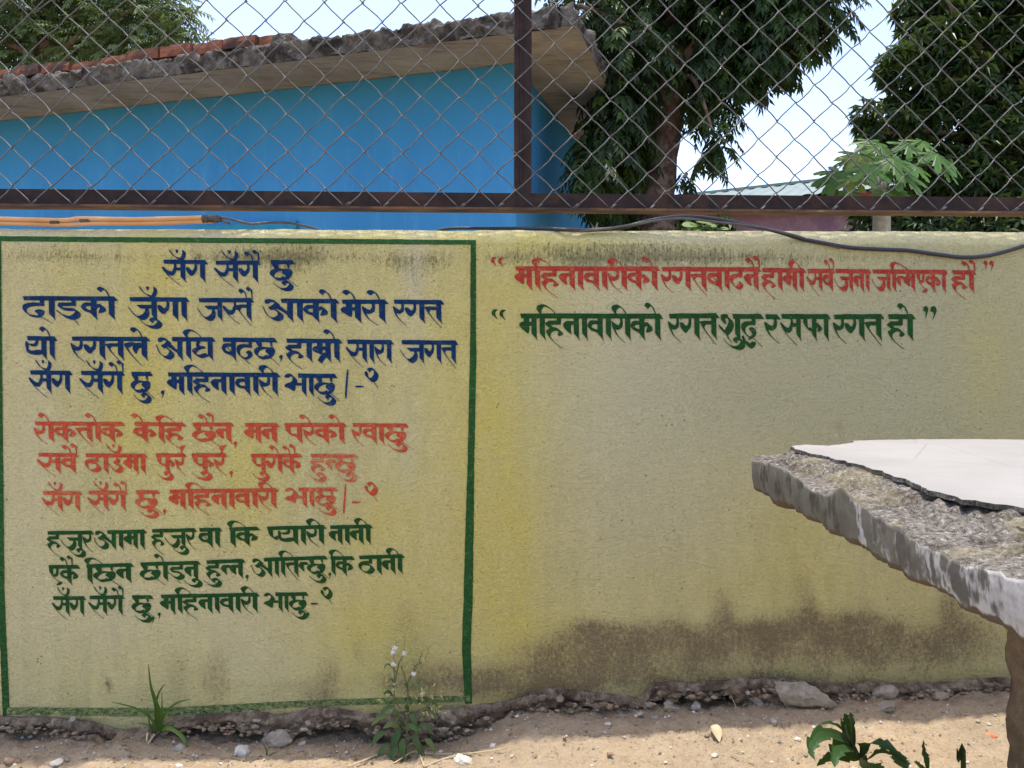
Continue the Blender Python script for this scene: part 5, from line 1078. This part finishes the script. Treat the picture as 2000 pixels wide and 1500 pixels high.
# leafy weed, bottom right, close to the camera
LW = leaf_mat('serrated_leaf', (.022, .065, .018), (.038, .09, .024), (.10, .22, .035), .25, .55)
def serr(name, parent, pts, wd, d, rv, nrm=Vector((0, -.6, .8)), teeth=5):
    P = cat3([PD(a, b, d+dz) for a, b, dz in pts], 9); n = len(P); V = []; wd *= .72
    for i, p in enumerate(P):
        t = i/(n-1); tt = (P[min(i+1, n-1)]-P[max(i-1, 0)]).normalized(); s_ = tt.cross(nrm).normalized(); up_ = s_.cross(tt)
        w_ = wd*(sin(min(1, t*1.05+.03)**.8*pi)**.8 if t < .97 else .03)*(1+(.6*(1-((t*teeth) % 1))-.3 if .3 < t < .95 else 0))
        V += [p-s_*w_/2+up_*w_*.12, p-s_*w_*.2, p, p+s_*w_*.2, p+s_*w_/2+up_*w_*.12]
    F = [(i*5+k, i*5+k+1, i*5+k+6, i*5+k+5) for i in range(n-1) for k in range(4)]
    return setr(mesh(name, V, F, LW, parent), rv)
dW = 1.02; lb = PD(1690, 1560, dW); lw = empty('leafy_weed', (lb.x, lb.y, gz(lb.x, lb.y))); tag(lw, 'dark green weed with curved serrated leaves in the lower right foreground', 'weed')
m = MB(); m.tube(cat3([Vector((lb.x-.01, lb.y, gz(lb.x, lb.y)-.02)), PD(1690, 1540, dW), PD(1676, 1480, dW), PD(1655, 1435, dW), PD(1650, 1415, dW)], 5), [.005, .004, .003, .002], 7); m.build('stem', ST, lw, True)
for pts, wd, rv in [([(1655, 1440, 0), (1645, 1425, 0), (1622, 1412, -.02), (1597, 1416, -.03)], .010, .3),
                    ([(1668, 1470, 0), (1650, 1445, -.02), (1610, 1433, -.05), (1588, 1450, -.07), (1584, 1470, -.08), (1597, 1492, -.09)], .024, .2),
                    ([(1668, 1465, 0), (1650, 1452, -.03), (1632, 1470, -.06), (1630, 1505, -.08)], .034, .45),
                    ([(1676, 1478, 0), (1655, 1478, -.02), (1620, 1480, -.05), (1590, 1500, -.08)], .022, .1),
                    ([(1662, 1450, 0), (1655, 1420, 0), (1650, 1400, 0), (1647, 1396, 0)], .020, .7),
                    ([(1668, 1460, 0), (1664, 1425, -.01), (1662, 1398, -.02), (1664, 1393, -.02)], .016, .8),
                    ([(1650, 1440, 0), (1645, 1418, 0), (1642, 1400, 0)], .008, .9),
                    ([(1678, 1478, 0), (1686, 1458, -.02), (1712, 1450, -.05), (1745, 1466, -.07), (1785, 1505, -.09)], .024, .15),
                    ([(1682, 1492, 0), (1700, 1480, -.02), (1722, 1468, -.04), (1756, 1478, -.06)], .020, .2),
                    ([(1750, 1470, -.06), (1758, 1488, -.08), (1775, 1508, -.1)], .030, .35),
                    ([(1684, 1500, 0), (1700, 1490, -.04), (1712, 1500, -.06), (1716, 1540, -.08)], .030, .4)]:
    serr('leaf', lw, pts, wd, dW, rv)
pb2 = PD(1812, 1560, 1.05); y2 = empty('young_shoot', (pb2.x, pb2.y, gz(pb2.x, pb2.y))); tag(y2, 'single upright toothed green shoot right of the leafy weed', 'weed')
m = MB(); m.tube([Vector((pb2.x, pb2.y, gz(pb2.x, pb2.y)-.02)), PD(1812, 1500, 1.05)], .003, 6); m.build('stem', ST, y2)
serr('leaf', y2, [(1812, 1505, 0), (1808, 1480, -.01), (1803, 1460, 0), (1805, 1443, .01)], .014, 1.05, .75, Vector((.2, -1, .2)))
serr('leaf', y2, [(1812, 1510, 0), (1795, 1496, -.01), (1785, 1488, -.02)], .016, 1.05, .9)
pb3 = PD(1880, 1560, 1.0); y3 = empty('dark_shoot', (pb3.x, pb3.y, gz(pb3.x, pb3.y))); tag(y3, 'narrow dark upright blade beside the table leg', 'weed')
V, F = blade([Vector((pb3.x, pb3.y, gz(pb3.x, pb3.y)-.02)), PD(1880, 1510, 1.0), PD(1871, 1485, 1.0), PD(1869, 1461, 1.0)], [.006, .008, .006, .001], Vector((.1, -1, .1)), .2); setr(mesh('blade', V, F, BUSH, y3), .1)
